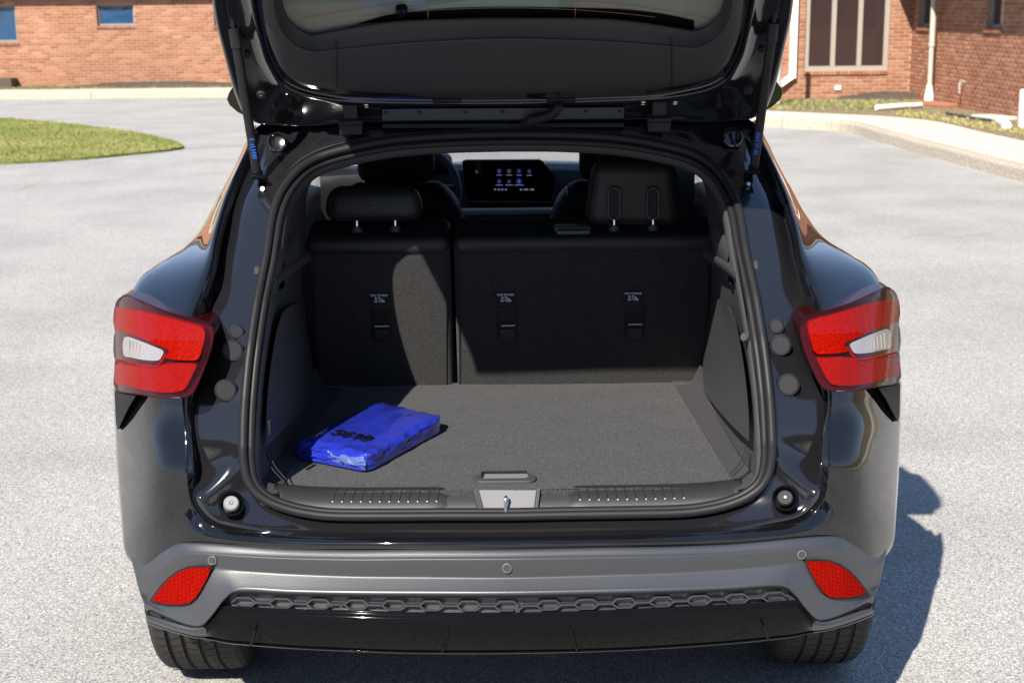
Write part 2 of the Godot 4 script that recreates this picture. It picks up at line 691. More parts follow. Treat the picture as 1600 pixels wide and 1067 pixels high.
func offset_path(p: Array, w: float) -> Array:      # to the far side of a path of Vector2(x, depth)
	var out := []
	for i in p.size():
		var t: Vector2 = (p[mini(i + 1, p.size() - 1)] - p[maxi(i - 1, 0)]).normalized()
		out.append(p[i] + Vector2(-t.y, t.x) * w)
	return out

func resample(p: Array, step: float) -> Array:
	var out := [p[0]]
	var left := step
	for i in range(1, p.size()):
		var a: Vector2 = p[i - 1]
		var b: Vector2 = p[i]
		var l := a.distance_to(b)
		var x := left
		while x <= l:
			out.append(a.lerp(b, x / l))
			x += step
		left = x - l
	out.append(p[-1])
	return out

func ground_px(px: float, py: float, h := 0.0) -> Vector2:
	var q := at_h(px, py, h)
	return Vector2(q.x, -q.z)

func make_ground() -> void:
	var pm := PlaneMesh.new()
	pm.size = Vector2(1200, 1200)
	struct("asphalt_ground", pm, M.asphalt, "pale worn grey asphalt of the parking lot under and around the car")
	# the kerb runs along the far side of the lot, then turns towards the camera on the right
	var k := [Vector2(-60, 31.9), Vector2(-30, 31.75), Vector2(-12, 31.65), Vector2(-5, 31.5), Vector2(-1.5, 30.4), Vector2(0.8, 27.6), Vector2(2.2, 24.6), Vector2(3.2, 22.8), Vector2(4.1, 21.9)]
	for q in [[1321, 206.5], [1385, 225], [1460, 246], [1523, 264], [1600, 285]]:
		k.append(ground_px(q[0], q[1]))
	k.append_array([Vector2(5.45, 10), Vector2(5.7, 2), Vector2(6.0, -12)])
	var fine := resample(cr(k, 6), 0.25)
	var outer := offset_path(fine, 0.16)
	var walk := offset_path(fine, 1.25)
	var ks := Node3D.new()
	ks.name = "kerb"
	ks.set_meta("kind", "structure")
	ks.set_meta("label", "cast concrete kerb round the far and right edges of the parking lot")
	add_child(ks)
	var i := 0
	var seg := 12
	while i < fine.size() - 1:
		var e := mini(i + seg, fine.size() - 1)
		var st := surf()
		var rows := []
		for j in range(i, e + 1):
			var a: Vector2 = fine[j]
			var b: Vector2 = outer[j]
			if j == i: 
				var f: Vector2 = (fine[j + 1] - fine[j]).normalized() * 0.012
				a += f; b += f
			var m := a.lerp(b, 0.16)
			var m2 := a.lerp(b, 0.05)
			var ht := 0.148 + 0.004 * sin(j * 0.7)
			rows.append([Vector3(a.x, -0.02, -a.y), Vector3(a.x, ht - 0.03, -a.y), Vector3(m2.x, ht - 0.008, -m2.y), Vector3(m.x, ht, -m.y), Vector3(b.x, ht, -b.y), Vector3(b.x, 0.0, -b.y)])
		grid(st, rows, false)
		for c in [rows[0], rows[-1]]:
			for n in range(1, 5):
				tri(st, c[0], c[n], c[n + 1])
		build("kerb_stone", st, M.kerb, ks)
		i = e
	var inner := offset_path(fine, 0.168)
	# the sidewalk behind the kerb, cast in slabs
	var sw := Node3D.new()
	sw.name = "sidewalk"
	sw.set_meta("kind", "structure")
	sw.set_meta("label", "pale concrete sidewalk behind the kerb")
	add_child(sw)
	i = 0
	while i < fine.size() - 1:
		var e := mini(i + 6, fine.size() - 1)
		var poly := []
		for j in range(i, e + 1):
			poly.append(inner[j])
		for j in range(e, i - 1, -1):
			poly.append(walk[j])
		var c := Vector2.ZERO
		for q in poly: c += q / poly.size()
		for j in poly.size(): poly[j] = poly[j].lerp(c, 0.006)
		obj("sidewalk_slab", slab(poly, 0.146, 0.0), M.concrete, sw)
		i = e
	var verge := offset_path(fine, 0.166)
	verge.append_array([Vector2(70, -12), Vector2(70, 90), Vector2(-60, 90)])
	struct("verge", slab(verge, 0.128, -0.01), M.dirt, "bare brown earth and thin grass between sidewalk and brick walls")
	# the grass island on the left
	var isl := []
	for q in [[-260, 176], [-120, 180], [0, 187], [75, 193], [187, 206], [240, 216], [272, 224], [286, 231], [272, 235], [244, 238.5], [180, 245], [112, 251], [0, 257.5], [-150, 263], [-300, 264]]:
		isl.append(ground_px(q[0], q[1]))
	isl = cr(isl, 4, true)
	struct("grass_island", slab(isl, 0.03, -0.01), M.lawn, "green and straw-yellow lawn island ending in a point on the left of the lot")
	var pp := PackedVector2Array(isl)
	var bb := Rect2(pp[0], Vector2.ZERO)
	for q in pp: bb = bb.expand(q)
	var xf := []
	var col := []
	var nz := FastNoiseLite.new()
	nz.seed = 4
	nz.frequency = 0.35
	while xf.size() < 42000:
		var q := Vector2(rng.randf_range(bb.position.x, bb.end.x), rng.randf_range(bb.position.y, bb.end.y))
		if not Geometry2D.is_point_in_polygon(q, pp):
			continue
		var d := clampf(nz.get_noise_2d(q.x, q.y * 1.5) * 1.3 + 0.5 + rng.randf_range(-0.25, 0.25), 0.0, 1.0)
		xf.append(tuft_at(q.x, 0.028, -q.y, rng.randf_range(0.4, 0.85)))
		col.append(Color(0.20, 0.235, 0.06).lerp(Color(0.38, 0.35, 0.15), 0.15 + d * 0.6))
	mass("grass", tuft_mesh(), xf, col, "short mown grass growing on the lawn island")
	# tan debris along the joint in the asphalt, left
	var st := surf()
	var p0 := ground_px(22, 300)
	var p1 := ground_px(78, 278)
	var g := []
	for j in 21:
		var t := j / 20.0
		var c := p0.lerp(p1, t) + Vector2(0, 0.03 * sin(t * 9.0))
		var w := 0.05 * (0.4 + absf(sin(t * 7.0))) * minf(1.0, minf(t, 1.0 - t) * 6.0) + 0.004
		g.append([Vector3(c.x, 0.004, -c.y - w), Vector3(c.x, 0.005, -c.y + w)])
	grid(st, g)
	var o := build("leaf_litter", st, M.dirt)
	o.set_meta("kind", "stuff")
	o.set_meta("label", "thin line of tan debris caught in the asphalt joint near the grass island")
	# hairline cracks and loose grit
	for cpts in [[[1408, 372], [1460, 366], [1500, 371], [1560, 362]], [[215, 330], [262, 322], [300, 326]]]:
		var cp := []
		for e in cpts: cp.append(ground_px(e[0], e[1]))
		cp = cr(cp, 10)
		var cs := surf()
		var cg := []
		for j in cp.size():
			var w := (0.0012 + 0.0016 * absf(sin(j * 2.3))) * minf(1.0, minf(j, cp.size() - 1 - j) * 0.3 + 0.2)
			var wob := Vector2(0.006 * sin(j * 1.9), 0.008 * sin(j * 2.7))
			cg.append([Vector3(cp[j].x + wob.x, 0.0018, -cp[j].y - w + wob.y), Vector3(cp[j].x + wob.x, 0.0018, -cp[j].y + w * 1.5 + wob.y)])
		grid(cs, cg)
		var co := build("asphalt_crack", cs, M.brown)
		co.set_meta("kind", "structure")
		co.set_meta("label", "fine dark crack in the asphalt right of the car, towards the kerb" if cpts[0][0] > 800 else "fine dark crack in the asphalt left of the car, below the grass island")
	var gx := []
	var gc := []
	for j in 420:
		var e := Vector2(rng.randf_range(-4.5, 4.8), rng.randf_range(3.0, 12.0))
		var gk := rng.randf_range(0.002, 0.006)
		gx.append(Transform3D(Basis(Vector3.UP, rng.randf() * TAU) * Basis.from_scale(Vector3(gk, gk * 0.6, gk * rng.randf_range(0.8, 1.6))), Vector3(e.x, gk * 0.25, -e.y)))
		gc.append(Color(0.14, 0.12, 0.10).lerp(Color(0.6, 0.57, 0.52), rng.randf()))
	var sm := SphereMesh.new()
	sm.radial_segments = 6
	sm.rings = 3
	sm.radius = 0.5
	sm.height = 1.0
	mass("grit", sm, gx, gc, "loose grit and small stones on the asphalt", self, M.brick_mass)
	# the joint in the paving itself, running off the tip of the island
	st = surf()
	var jp := [[-40, 324], [22, 301], [78, 279], [150, 256], [240, 241], [300, 232], [420, 226]]
	var jj := []
	for q in jp: jj.append(ground_px(q[0], q[1]))
	jj = cr(jj, 8)
	g = []
	for j in jj.size():
		var w := 0.008 + 0.006 * absf(sin(j * 1.7))
		g.append([Vector3(jj[j].x, 0.0022, -jj[j].y - w), Vector3(jj[j].x, 0.0022, -jj[j].y + w)])
	grid(st, g)
	o = build("asphalt_joint", st, M.brown)
	o.set_meta("kind", "structure")
	o.set_meta("label", "dark joint line in the asphalt beside the grass island")

func tuft_mesh() -> ArrayMesh:
	var st := surf()
	var r := RandomNumberGenerator.new()
	r.seed = 3
	st.set_smooth_group(-1)
	for i in 7:
		var a := r.randf() * TAU
		var b := Vector3(cos(a), 0, sin(a))
		var o := Vector3(r.randf_range(-0.03, 0.03), 0, r.randf_range(-0.03, 0.03))
		var side := b.cross(Vector3.UP) * 0.006
		var tip := o + b * r.randf_range(0.01, 0.04) + Vector3.UP * r.randf_range(0.02, 0.045)
		tri(st, o - side, o + side, tip)
	return done(st)

func tuft_at(x: float, y: float, z: float, k: float) -> Transform3D:
	return Transform3D(Basis(Vector3.UP, rng.randf() * TAU).scaled(Vector3(k, k, k)), Vector3(x, y, z))

func mass(called: String, m: Mesh, xf: Array, col: Array, label := "", parent: Node = self, material: Material = null) -> MultiMeshInstance3D:
	var mm := MultiMesh.new()
	mm.transform_format = MultiMesh.TRANSFORM_3D
	mm.use_colors = true
	mm.mesh = m
	mm.instance_count = xf.size()
	for i in xf.size():
		mm.set_instance_transform(i, xf[i])
		mm.set_instance_color(i, col[i])
	var o := MultiMeshInstance3D.new()
	o.name = numbered(called) if parent == self else called
	o.multimesh = mm
	o.material_override = material if material else M.leaf
	o.set_meta("kind", "stuff")
	if label: o.set_meta("label", label)
	parent.add_child(o, true)
	return o

# ---------------------------------------------------------------- brick buildings
func brick_mesh() -> ArrayMesh:      # unit brick with chamfered front edges, front face towards +z
	var st := surf()
	st.set_smooth_group(-1)
	var c := 0.035
	var cy := 0.10
	var f := [Vector3(-0.5 + c, -0.5 + cy, 0.5), Vector3(0.5 - c, -0.5 + cy, 0.5), Vector3(0.5 - c, 0.5 - cy, 0.5), Vector3(-0.5 + c, 0.5 - cy, 0.5)]
	var m := [Vector3(-0.5, -0.5, 0.25), Vector3(0.5, -0.5, 0.25), Vector3(0.5, 0.5, 0.25), Vector3(-0.5, 0.5, 0.25)]
	var b := [Vector3(-0.5, -0.5, -0.5), Vector3(0.5, -0.5, -0.5), Vector3(0.5, 0.5, -0.5), Vector3(-0.5, 0.5, -0.5)]
	quad(st, f[3], f[2], f[1], f[0])
	for i in 4:
		var k := (i + 1) % 4
		quad(st, f[i], f[k], m[k], m[i])
		quad(st, m[i], m[k], b[k], b[i])
	return done(st)

# a wall from o along dir (unit, horizontal), n pointing outwards; holes are [x0, x1, h0, h1]
func brick_wall(parent: Node3D, o: Vector3, dir: Vector3, n: Vector3, length: float, height: float, holes: Array, singles: int, sd0: int, near: Vector3) -> Node3D:
	var w := surf()
	var xs := [0.0, length]
	for h in holes:
		xs.append(h[0]); xs.append(h[1])
	xs.sort()
	var place := func(x: float, y: float, z: float) -> Vector3: return o + dir * x + Vector3.UP * y + n * z
	for i in xs.size() - 1:
		var a: float = xs[i]
		var b: float = xs[i + 1]
		if b - a < 0.001: continue
		var solid := [[0.0, height]]
		for h in holes:
			if h[0] <= a + 0.001 and h[1] >= b - 0.001:
				solid = [[0.0, h[2]], [h[3], height]]
		for s in solid:
			if s[1] - s[0] < 0.001: continue
			var c := []
			for q in [[a, s[0], -0.22], [b, s[0], -0.22], [b, s[1], -0.22], [a, s[1], -0.22], [a, s[0], -0.002], [b, s[0], -0.002], [b, s[1], -0.002], [a, s[1], -0.002]]:
				c.append(place.call(q[0], q[1], q[2]))
			boxc(w, c)
	var wall := build("wall", w, M.mortar, parent)
	var r := RandomNumberGenerator.new()
	r.seed = sd0
	var bm := brick_mesh()
	var basis := Basis(dir, Vector3.UP, n)
	if dir.cross(Vector3.UP).dot(n) < 0.0:
		basis = Basis(-dir, Vector3.UP, n)
	var all := []
	var course := 0.0677
	for j in int(height / course):
		var y := (j + 0.5) * course
		var x := -0.1065 if j % 2 else 0.0
		while x < length:
			var a := maxf(x, 0.0)
			var b := minf(x + 0.197, length)
			for h in holes:
				if y + 0.03 > h[2] - 0.07 and y - 0.03 < h[3]:
					if a < h[0] and b > h[0]: b = h[0]
					elif a < h[1] and b > h[1]: a = h[1]
					elif a >= h[0] and b <= h[1]: b = a
			if b - a > 0.03:
				var p: Vector3 = place.call((a + b) * 0.5, y, -0.004 + r.randf_range(-0.0015, 0.0015))
				all.append([p.distance_squared_to(near), p, b - a, r.randi() % 5, r.randf_range(0.85, 1.15)])
			x += 0.2135
	# soldier bricks under each sill
	for h in holes:
		var x: float = h[0] - 0.02
		while x < h[1] - 0.02:
			all.append([0.0 if singles else 1e9, place.call(x + 0.0335, h[2] - 0.04, 0.012), 0.060, r.randi() % 5, 1.0])
			x += 0.0677
	all.sort_custom(func(p, q): return p[0] < q[0])
	var xf := []
	var col := []
	for i in all.size():
		var e = all[i]
		var t := Transform3D(basis * Basis.from_scale(Vector3(e[2], 0.053, 0.02)), e[1])
		if e[0] == 0.0 or e[0] == 1e9:
			t = Transform3D(basis * Basis.from_scale(Vector3(e[2], 0.072, 0.05)), e[1])
		if i < singles:
			var b := MeshInstance3D.new()
			b.name = "brick" if i == 0 else "brick_%03d" % i
			b.mesh = bm
			b.material_override = M.bricks[e[3]]
			b.transform = t
			wall.add_child(b)
		else:
			xf.append(t)
			col.append(M.bricks[e[3]].albedo_color.srgb_to_linear() * (e[4] * 0.92))
	mass("brick_courses", bm, xf, col, "", wall, M.brick_mass)
	return wall

func window(parent: Node3D, o: Vector3, dir: Vector3, n: Vector3, h: Array, panes: int, fm: Material, fw := 0.06, deep := 0.10, glass: Material = null) -> void:
	var place := func(x: float, y: float, z: float) -> Vector3: return o + dir * x + Vector3.UP * y + n * z
	var st := surf()
	var put := func(x0: float, x1: float, y0: float, y1: float, z0: float, z1: float) -> void:
		var c := []
		for q in [[x0, y0, z0], [x1, y0, z0], [x1, y1, z0], [x0, y1, z0], [x0, y0, z1], [x1, y0, z1], [x1, y1, z1], [x0, y1, z1]]:
			c.append(place.call(q[0], q[1], q[2]))
		boxc(st, c)
	var x0: float = h[0]
	var x1: float = h[1]
	put.call(x0, x1, h[2], h[2] + fw, -deep - 0.04, -deep + 0.02)
	put.call(x0, x1, h[3] - fw, h[3], -deep - 0.04, -deep + 0.02)
	for i in panes + 1:
		var c := lerpf(x0 + fw * 0.5, x1 - fw * 0.5, float(i) / panes)
		put.call(c - fw * 0.5, c + fw * 0.5, h[2] + fw, h[3] - fw, -deep - 0.04, -deep + 0.022)
	var f := build("window", st, fm, parent)
	for i in panes:
		var a := lerpf(x0 + fw * 0.5, x1 - fw * 0.5, float(i) / panes) + fw * 0.5
		var b := lerpf(x0 + fw * 0.5, x1 - fw * 0.5, float(i + 1) / panes) - fw * 0.5
		var p := surf()
		p.set_smooth_group(-1)
		var z := -deep - 0.01
		var bow := 0.004
		var g := []
		for u in 9:
			var row := []
			for v in 9:
				row.append(place.call(lerpf(a - 0.01, b + 0.01, u / 8.0), lerpf(h[2] + fw - 0.01, h[3] - fw + 0.01, v / 8.0), z - bow * sin(PI * u / 8.0) * sin(PI * v / 8.0) + 0.0006 * sin(u * 2.1 + v * 1.3 + i)))
			g.append(row)
		grid(p, g)
		build("pane", p, glass if glass else M.pane, f)

func roof(parent: Node3D, lo: Vector3, hi: Vector3, over: Array, called := "roof") -> void:      # soffit and fascia with a low pitch above; over: [left, right, near, far] overhang
	var st := surf()
	var a := Vector3(lo.x - over[0], hi.y, lo.z - over[3])
	var b := Vector3(hi.x + over[1], hi.y + 0.18, hi.z + over[2])
	box(st, a, b)
	var f := build("eaves", st, M.win_frame, parent)
	st = surf()
	st.set_smooth_group(-1)
	var y := hi.y + 0.184
	var m := (a + b) * 0.5
	var rise := 1.6
	var c := [Vector3(a.x, y, a.z), Vector3(b.x, y, a.z), Vector3(b.x, y, b.z), Vector3(a.x, y, b.z)]
	var lx := b.x - a.x > b.z - a.z
	var i0 := minf(b.x - a.x, b.z - a.z) * 0.5
	var r0 := Vector3(a.x + i0, y + rise, m.z) if lx else Vector3(m.x, y + rise, a.z + i0)
	var r1 := Vector3(b.x - i0, y + rise, m.z) if lx else Vector3(m.x, y + rise, b.z - i0)
	if lx:
		quad(st, c[3], c[2], r1, r0); quad(st, c[1], c[0], r0, r1); tri(st, c[0], c[3], r0); tri(st, c[2], c[1], r1)
	else:
		quad(st, c[0], c[3], r1, r0); quad(st, c[2], c[1], r0, r1); tri(st, c[1], c[0], r0); tri(st, c[3], c[2], r1)
	build(called, st, M.shingle, parent)

func make_buildings() -> void:
	var gy := 0.12
	# left: the long low wall across the far side of the lot
	var lb := thing("brick_building", "low orange brick building behind the kerb at the far left, with small high windows", "building")
	var d := 34.5
	var o := Vector3(-30, gy, -d)
	var holes := []
	for q in [[-52, 22, 10.0, 66.0], [151, 207.5, 8.0, 40.0], [334, 392, 8.0, 40.0]]:
		var a := at(q[0], q[3], d)
		var b := at(q[1], q[2], d)
		holes.append([a.x + 30, b.x + 30, a.y - gy, b.y - gy + 0.02])
	var wall := brick_wall(lb, o, Vector3.RIGHT, Vector3.BACK, 27.0, 2.42, holes, 300, 5, at(190, 110, d))
	for h in holes:
		window(lb, o, Vector3.RIGHT, Vector3.BACK, h, 1, M.win_grey, 0.045, 0.10, M.pane_blue)
	var st := surf()
	box(st, Vector3(-30, gy, -d - 9), Vector3(-3.0, gy + 2.42, -d - 0.225))
	build("inner_block", st, M.brown, lb)
	roof(lb, Vector3(-30, gy, -d - 9), Vector3(-3.0, gy + 2.42, -d), [0.6, 0.6, 0.62, 0.6])
	st = surf()
	var v0 := at(-30, 136, d - 0.25)
	var v1 := at(20, 122, d - 0.25)
	box(st, Vector3(v0.x, gy + 0.0, -d + 0.01), Vector3(v1.x, v1.y, -d + 0.45))
	tag(build("utility_box", st, M.brown), "dark box standing at the foot of the far left brick wall", "utility box")
	# right: window wall and the wing that comes towards the camera
	var rb := thing("brick_building", "orange brick building on the right with a three-pane window and a wing", "building")
	d = 27.2
	var xw := at_h(1416, 149, gy + 0.02).x
	var x0 := 1.2
	o = Vector3(x0, gy, -d)
	var a := at(1257, 111, d)
	var b := at(1392, 20, d)
	var big := [a.x - x0, b.x - x0, a.y - gy, 2.25]
	brick_wall(rb, o, Vector3.RIGHT, Vector3.BACK, xw - x0, 2.42, [big], 300, 6, at(1330, 140, d))
	window(rb, o, Vector3.RIGHT, Vector3.BACK, big, 3, M.win_frame, 0.085, 0.06)
	var len := 16.0
	var o2 := Vector3(xw, gy, -d + 0.014)
	holes = []
	for q in [[1435, 1454, 41], [1541, 1568, 43]]:
		var p := at_x(q[0], q[2], xw)
		var p2 := at_x(q[1], q[2], xw)
		holes.append([p.z + d, p2.z + d, p.y - gy, p.y - gy + 0.75])
	brick_wall(rb, o2, Vector3.BACK, Vector3.LEFT, len, 2.42, holes, 300, 8, at_x(1560, 130, xw))
	for h in holes:
		window(rb, o2, Vector3.BACK, Vector3.LEFT, h, 1, M.win_grey, 0.05)
	st = surf()
	box(st, Vector3(x0, gy, -d - 8), Vector3(xw + 8, gy + 2.42, -d - 0.225))
	box(st, Vector3(xw + 0.225, gy, -d - 0.22), Vector3(xw + 8, gy + 2.418, -d + len))
	build("inner_block", st, M.brown, rb)
	roof(rb, Vector3(x0, gy, -d - 8), Vector3(xw + 8, gy + 2.42, -d), [0.4, 0.5, 0.30, 0.5])
	roof(rb, Vector3(xw, gy, -d + 0.3), Vector3(xw + 8, gy + 2.42, -d + len), [0.58, 0.5, 0.4, 0.0], "wing_roof")
	st = surf()
	var v := at(1310, 137, d - 0.02)
	rbox(st, Vector3(0.11, 0.085, 0.04), 0.01, Transform3D(Basis(), v))
	build("vent_cover", st, M.white_paint, rb)
	# downspouts
	st = surf()
	var q0 := at(1238.5, 0, d - 0.07)
	var q1 := at(1238.5, 122, d - 0.07)
	q0.x = q1.x
	q0.y = 2.5
	bar(st, q1, q0, 0.12, 0.09, Vector3.BACK)
	bar(st, q1 + Vector3(0.015, 0.05, 0), at(1219, 132, d - 0.12), 0.10, 0.08, Vector3.BACK)
	tag(build("downspout", st, M.white_paint), "white square downspout at the left of the large window, kicked out at its foot", "downspout")
	var dn := thing("downspout", "grey-brown round downspout with a white boot on the wing wall", "downspout")
	st = surf()
	var f0 := at_x(1452, 162, xw - 0.16)
	f0.y = gy
	tube(st, [f0 + Vector3(0, 0.3, 0), f0 + Vector3(0, 1.0, 0)], 0.042, 12)
	build("lower_pipe", st, M.pipe, dn)
	st = surf()
	tube(st, [f0 + Vector3(0, 1.0, 0), f0 + Vector3(0, 2.5, 0)], 0.05, 12)
	tube(st, [f0 + Vector3(0, 0.97, 0), f0 + Vector3(0, 1.02, 0)], 0.056, 12)
	build("upper_pipe", st, M.pipe, dn)
	st = surf()
	lathe(st, [Vector2(0.085, 0.0), Vector2(0.08, 0.12), Vector2(0.055, 0.26), Vector2(0.05, 0.32), Vector2(0.0, 0.32)], Transform3D(Basis(), f0), 14)
	build("boot", st, M.white_pvc, dn)
	# garden tap on the wing wall
	st = surf()
	var tp := at_x(1505, 130, xw - 0.05)
	tube(st, [tp + Vector3(0.06, 0.02, 0), tp + Vector3(-0.03, 0.02, 0), tp + Vector3(-0.05, -0.02, 0), tp + Vector3(-0.04, -0.16, 0)], 0.016, 8)
	tube(st, [tp + Vector3(-0.02, 0.02, -0.04), tp + Vector3(-0.02, 0.05, 0.04)], 0.012, 8)
	tag(build("garden_tap", st, M.galv), "small garden tap on the wing wall right of its downspout", "tap")

func make_yard() -> void:
	var gy := 0.128
	var st := surf()
	var p := at_h(1463, 165, gy)
	rbox(st, Vector3(0.34, 0.06, 0.9), 0.015, Transform3D(Basis(Vector3.UP, 0.35), p + Vector3(0, 0.03, 0)))
	tag(build("splash_block", st, M.terracotta), "terracotta splash block on the ground under the wing's downspout", "splash block")
	st = surf()
	tube(st, [at_h(1370, 168, gy + 0.05), at_h(1405, 165.5, gy + 0.06), at_h(1440, 164, gy + 0.05)], 0.042, 12)
	tag(build("drain_pipe", st, M.white_pvc), "white plastic pipe lying from the downspout towards the grass", "pipe")
	st = surf()
	tube(st, [at_h(1563, 189, gy + 0.06), at_h(1574, 196, gy + 0.06)], 0.062, 14)
	tag(build("drain_outlet", st, M.white_pvc), "short white pipe end lying near the white post at the right edge", "pipe")
	st = surf()
	rbox(st, Vector3(0.36, 0.05, 0.7), 0.015, Transform3D(Basis(Vector3.UP, 0.3), at_h(1561, 186, gy) + Vector3(-0.02, 0.02, -0.1)))
	tag(build("stone_slab", st, M.concrete), "flat grey slab under the short white pipe end", "slab")
	st = surf()
	var a := at_h(1596, 200, gy)
	rbox(st, Vector3(0.12, 0.52, 0.12), 0.02, Transform3D(Basis(), a + Vector3(0.03, 0.26, 0)))
	tag(build("white_post", st, M.white_pvc), "short white post at the right edge in front of the wing wall", "post")
	st = surf()
	var hp := []
	for q in [[1480, 177], [1497, 180], [1515, 183], [1530, 185.5], [1550, 188]]:
		hp.append(at_h(q[0], q[1], gy + 0.02))
	tube(st, cr(hp, 6), 0.022, 8)
	tag(build("hose", st, M.hose), "dark hose lying on the bare earth below the garden tap", "hose")
	st = surf()
	var g0 := at_h(1216, 165, gy)
	tube(st, [g0, g0 + Vector3(0, 2.4, 0)], 0.045, 10)
	tag(build("pole", st, M.galv), "thin grey pole standing in the grass left of the white downspout", "pole")
	# thin grass before the window wall, straw tufts along the sidewalk, dark mulch at the wall foot
	var xf := []
	var col := []
	for i in 900:
		var q := ground_px(rng.randf_range(1195, 1420), rng.randf_range(158, 171), gy)
		xf.append(tuft_at(q.x, gy, -q.y, rng.randf_range(0.8, 1.7)))
		col.append(Color(0.17, 0.21, 0.06).lerp(Color(0.36, 0.30, 0.17), rng.randf()))
	for i in 700:
		var t := rng.randf()
		var q := ground_px(lerpf(1400, 1640, t), lerpf(180, 216, t) - absf(rng.randfn(0.0, 5.0)), gy)
		if q.x > 7.2: continue
		xf.append(tuft_at(q.x, gy, -q.y, rng.randf_range(0.5, 1.2)))
		col.append(Color(0.20, 0.24, 0.06).lerp(Color(0.46, 0.38, 0.20), rng.randf_range(0.2, 1.0)))
	mass("grass", tuft_mesh(), xf, col, "patchy green and straw-coloured grass before the right-hand brick building")
	xf = []
	col = []
	for i in 2600:
		xf.append(tuft_at(rng.randf_range(-14.5, -3.2), gy, -rng.randf_range(33.0, 34.4), rng.randf_range(0.5, 1.3)))
		col.append(Color(0.16, 0.20, 0.05).lerp(Color(0.32, 0.24, 0.13), rng.randf()))
	mass("grass", tuft_mesh(), xf, col, "sparse grass along the foot of the far left brick wall")
	for q in [[1390, 152, 1.1, "low heap of dark mulch at the inner corner under the large window"], [250, 128, 2.6, "low heap of dark mulch along the foot of the far left wall"]]:
		var c := at_h(q[0], q[1], gy)
		if q[0] > 1000: c.z = -26.8
		else: c.z = -34.05
		c.x = at(q[0], q[1], -c.z).x
		st = surf()
		var g := []
		for i in 13:
			var row := []
			for j in 25:
				var r := i / 12.0
				var an := TAU * j / 24.0
				row.append(c + Vector3(cos(an) * r * q[2], 0.13 * (1.0 - r * r) * (0.8 + 0.3 * sin(an * 5.0 + i)) - 0.01, sin(an) * r * 0.4))
			g.append(row)
		grid(st, g)
		var o := build("mulch", st, M.brown)
		o.set_meta("kind", "stuff")
		o.set_meta("label", q[3])

# ---------------------------------------------------------------- what the paint mirrors: the ground and trees behind the camera
func make_behind() -> void:
	struct("lawn_behind", slab([Vector2(-70, -16), Vector2(-7, -16), Vector2(5.2, -13), Vector2(70, -13), Vector2(70, -90), Vector2(-70, -90)], 0.10, -0.01), M.lawn, "lawn across the road behind the camera, seen only in the car's paint")
	var leaf := surf()
	leaf.set_smooth_group(-1)
	var r := RandomNumberGenerator.new()
	r.seed = 17
	for i in 9:
		var c := Vector3(r.randf_range(-1, 1), r.randf_range(-1, 1), r.randf_range(-1, 1)) * 0.30
		var u := Vector3(r.randfn(), r.randfn(), r.randfn()).normalized() * 0.16
		var v := u.cross(Vector3(r.randfn(), r.randfn(), r.randfn())).normalized() * 0.09
		quad(leaf, c - u, c - v, c + u, c + v)
	var lm := done(leaf)
	var spots := [[-21, 30, 8.5], [-14, 36, 10.0], [-7.5, 33, 7.5], [-1, 40, 9.0], [6, 36, 8.0], [12.5, 34, 10.5], [19, 30, 8.0], [27, 34, 9.5], [-30, 34, 10.0]]
	var n := 0
	for s in spots:
		var t := thing("tree", ["broad green tree", "tall dark tree", "small round tree"][n % 3] + " on the lawn behind the camera, %s from the left" % ["second", "third", "fourth", "fifth", "sixth", "seventh", "eighth", "ninth", "first"][n], "tree", Vector3(s[0], 0.1, s[1]), "trees across the road behind the camera")
		n += 1
		var st := surf()
		var h: float = s[2]
		lathe(st, [Vector2(0.34, 0), Vector2(0.24, 0.5), Vector2(0.2, h * 0.45), Vector2(0.06, h * 0.85)], Transform3D(), 10)
		for k in 6:
			var an := k * 2.4
			tube(st, [Vector3(0, h * (0.28 + 0.06 * k), 0), Vector3(cos(an) * h * 0.12, h * (0.38 + 0.06 * k), sin(an) * h * 0.12), Vector3(cos(an) * h * 0.26, h * (0.5 + 0.06 * k), sin(an) * h * 0.26)], 0.06, 6)
		build("trunk", st, M.bark, t)
		var xf := []
		var col := []
		var blobs := []
		for k in 15:
			var an := r.randf() * TAU
			var rad := r.randf_range(0.05, 0.27) * h
			blobs.append([Vector3(cos(an) * rad, h * r.randf_range(0.20, 0.86), sin(an) * rad), h * r.randf_range(0.12, 0.21)])
		for k in 2200:
			var bl = blobs[r.randi() % blobs.size()]
			var q: Vector3 = Vector3(r.randfn(), r.randfn(), r.randfn()).normalized() * bl[1] * pow(r.randf(), 0.4)
			xf.append(Transform3D(Basis(Vector3(r.randfn(), r.randfn(), r.randfn()).normalized(), r.randf() * TAU) * Basis.from_scale(Vector3.ONE * r.randf_range(0.8, 1.5)), bl[0] + q))
			col.append(Color(0.045, 0.075, 0.02) * r.randf_range(0.7, 1.5))
		mass("crown", lm, xf, col, "", t)

# ---------------------------------------------------------------- the car
const LID0 := Vector3(0, 1.463, -3.72)
var LIDU := Vector3(0, sin(deg_to_rad(44.0)), cos(deg_to_rad(44.0)))
var LIDN := Vector3(0, -cos(deg_to_rad(44.0)), sin(deg_to_rad(44.0)))
func lp(px: float, py: float, off: float) -> Vector3:
	return on_plane(px, py, LID0 + LIDN * off, LIDN)

var car: Node3D
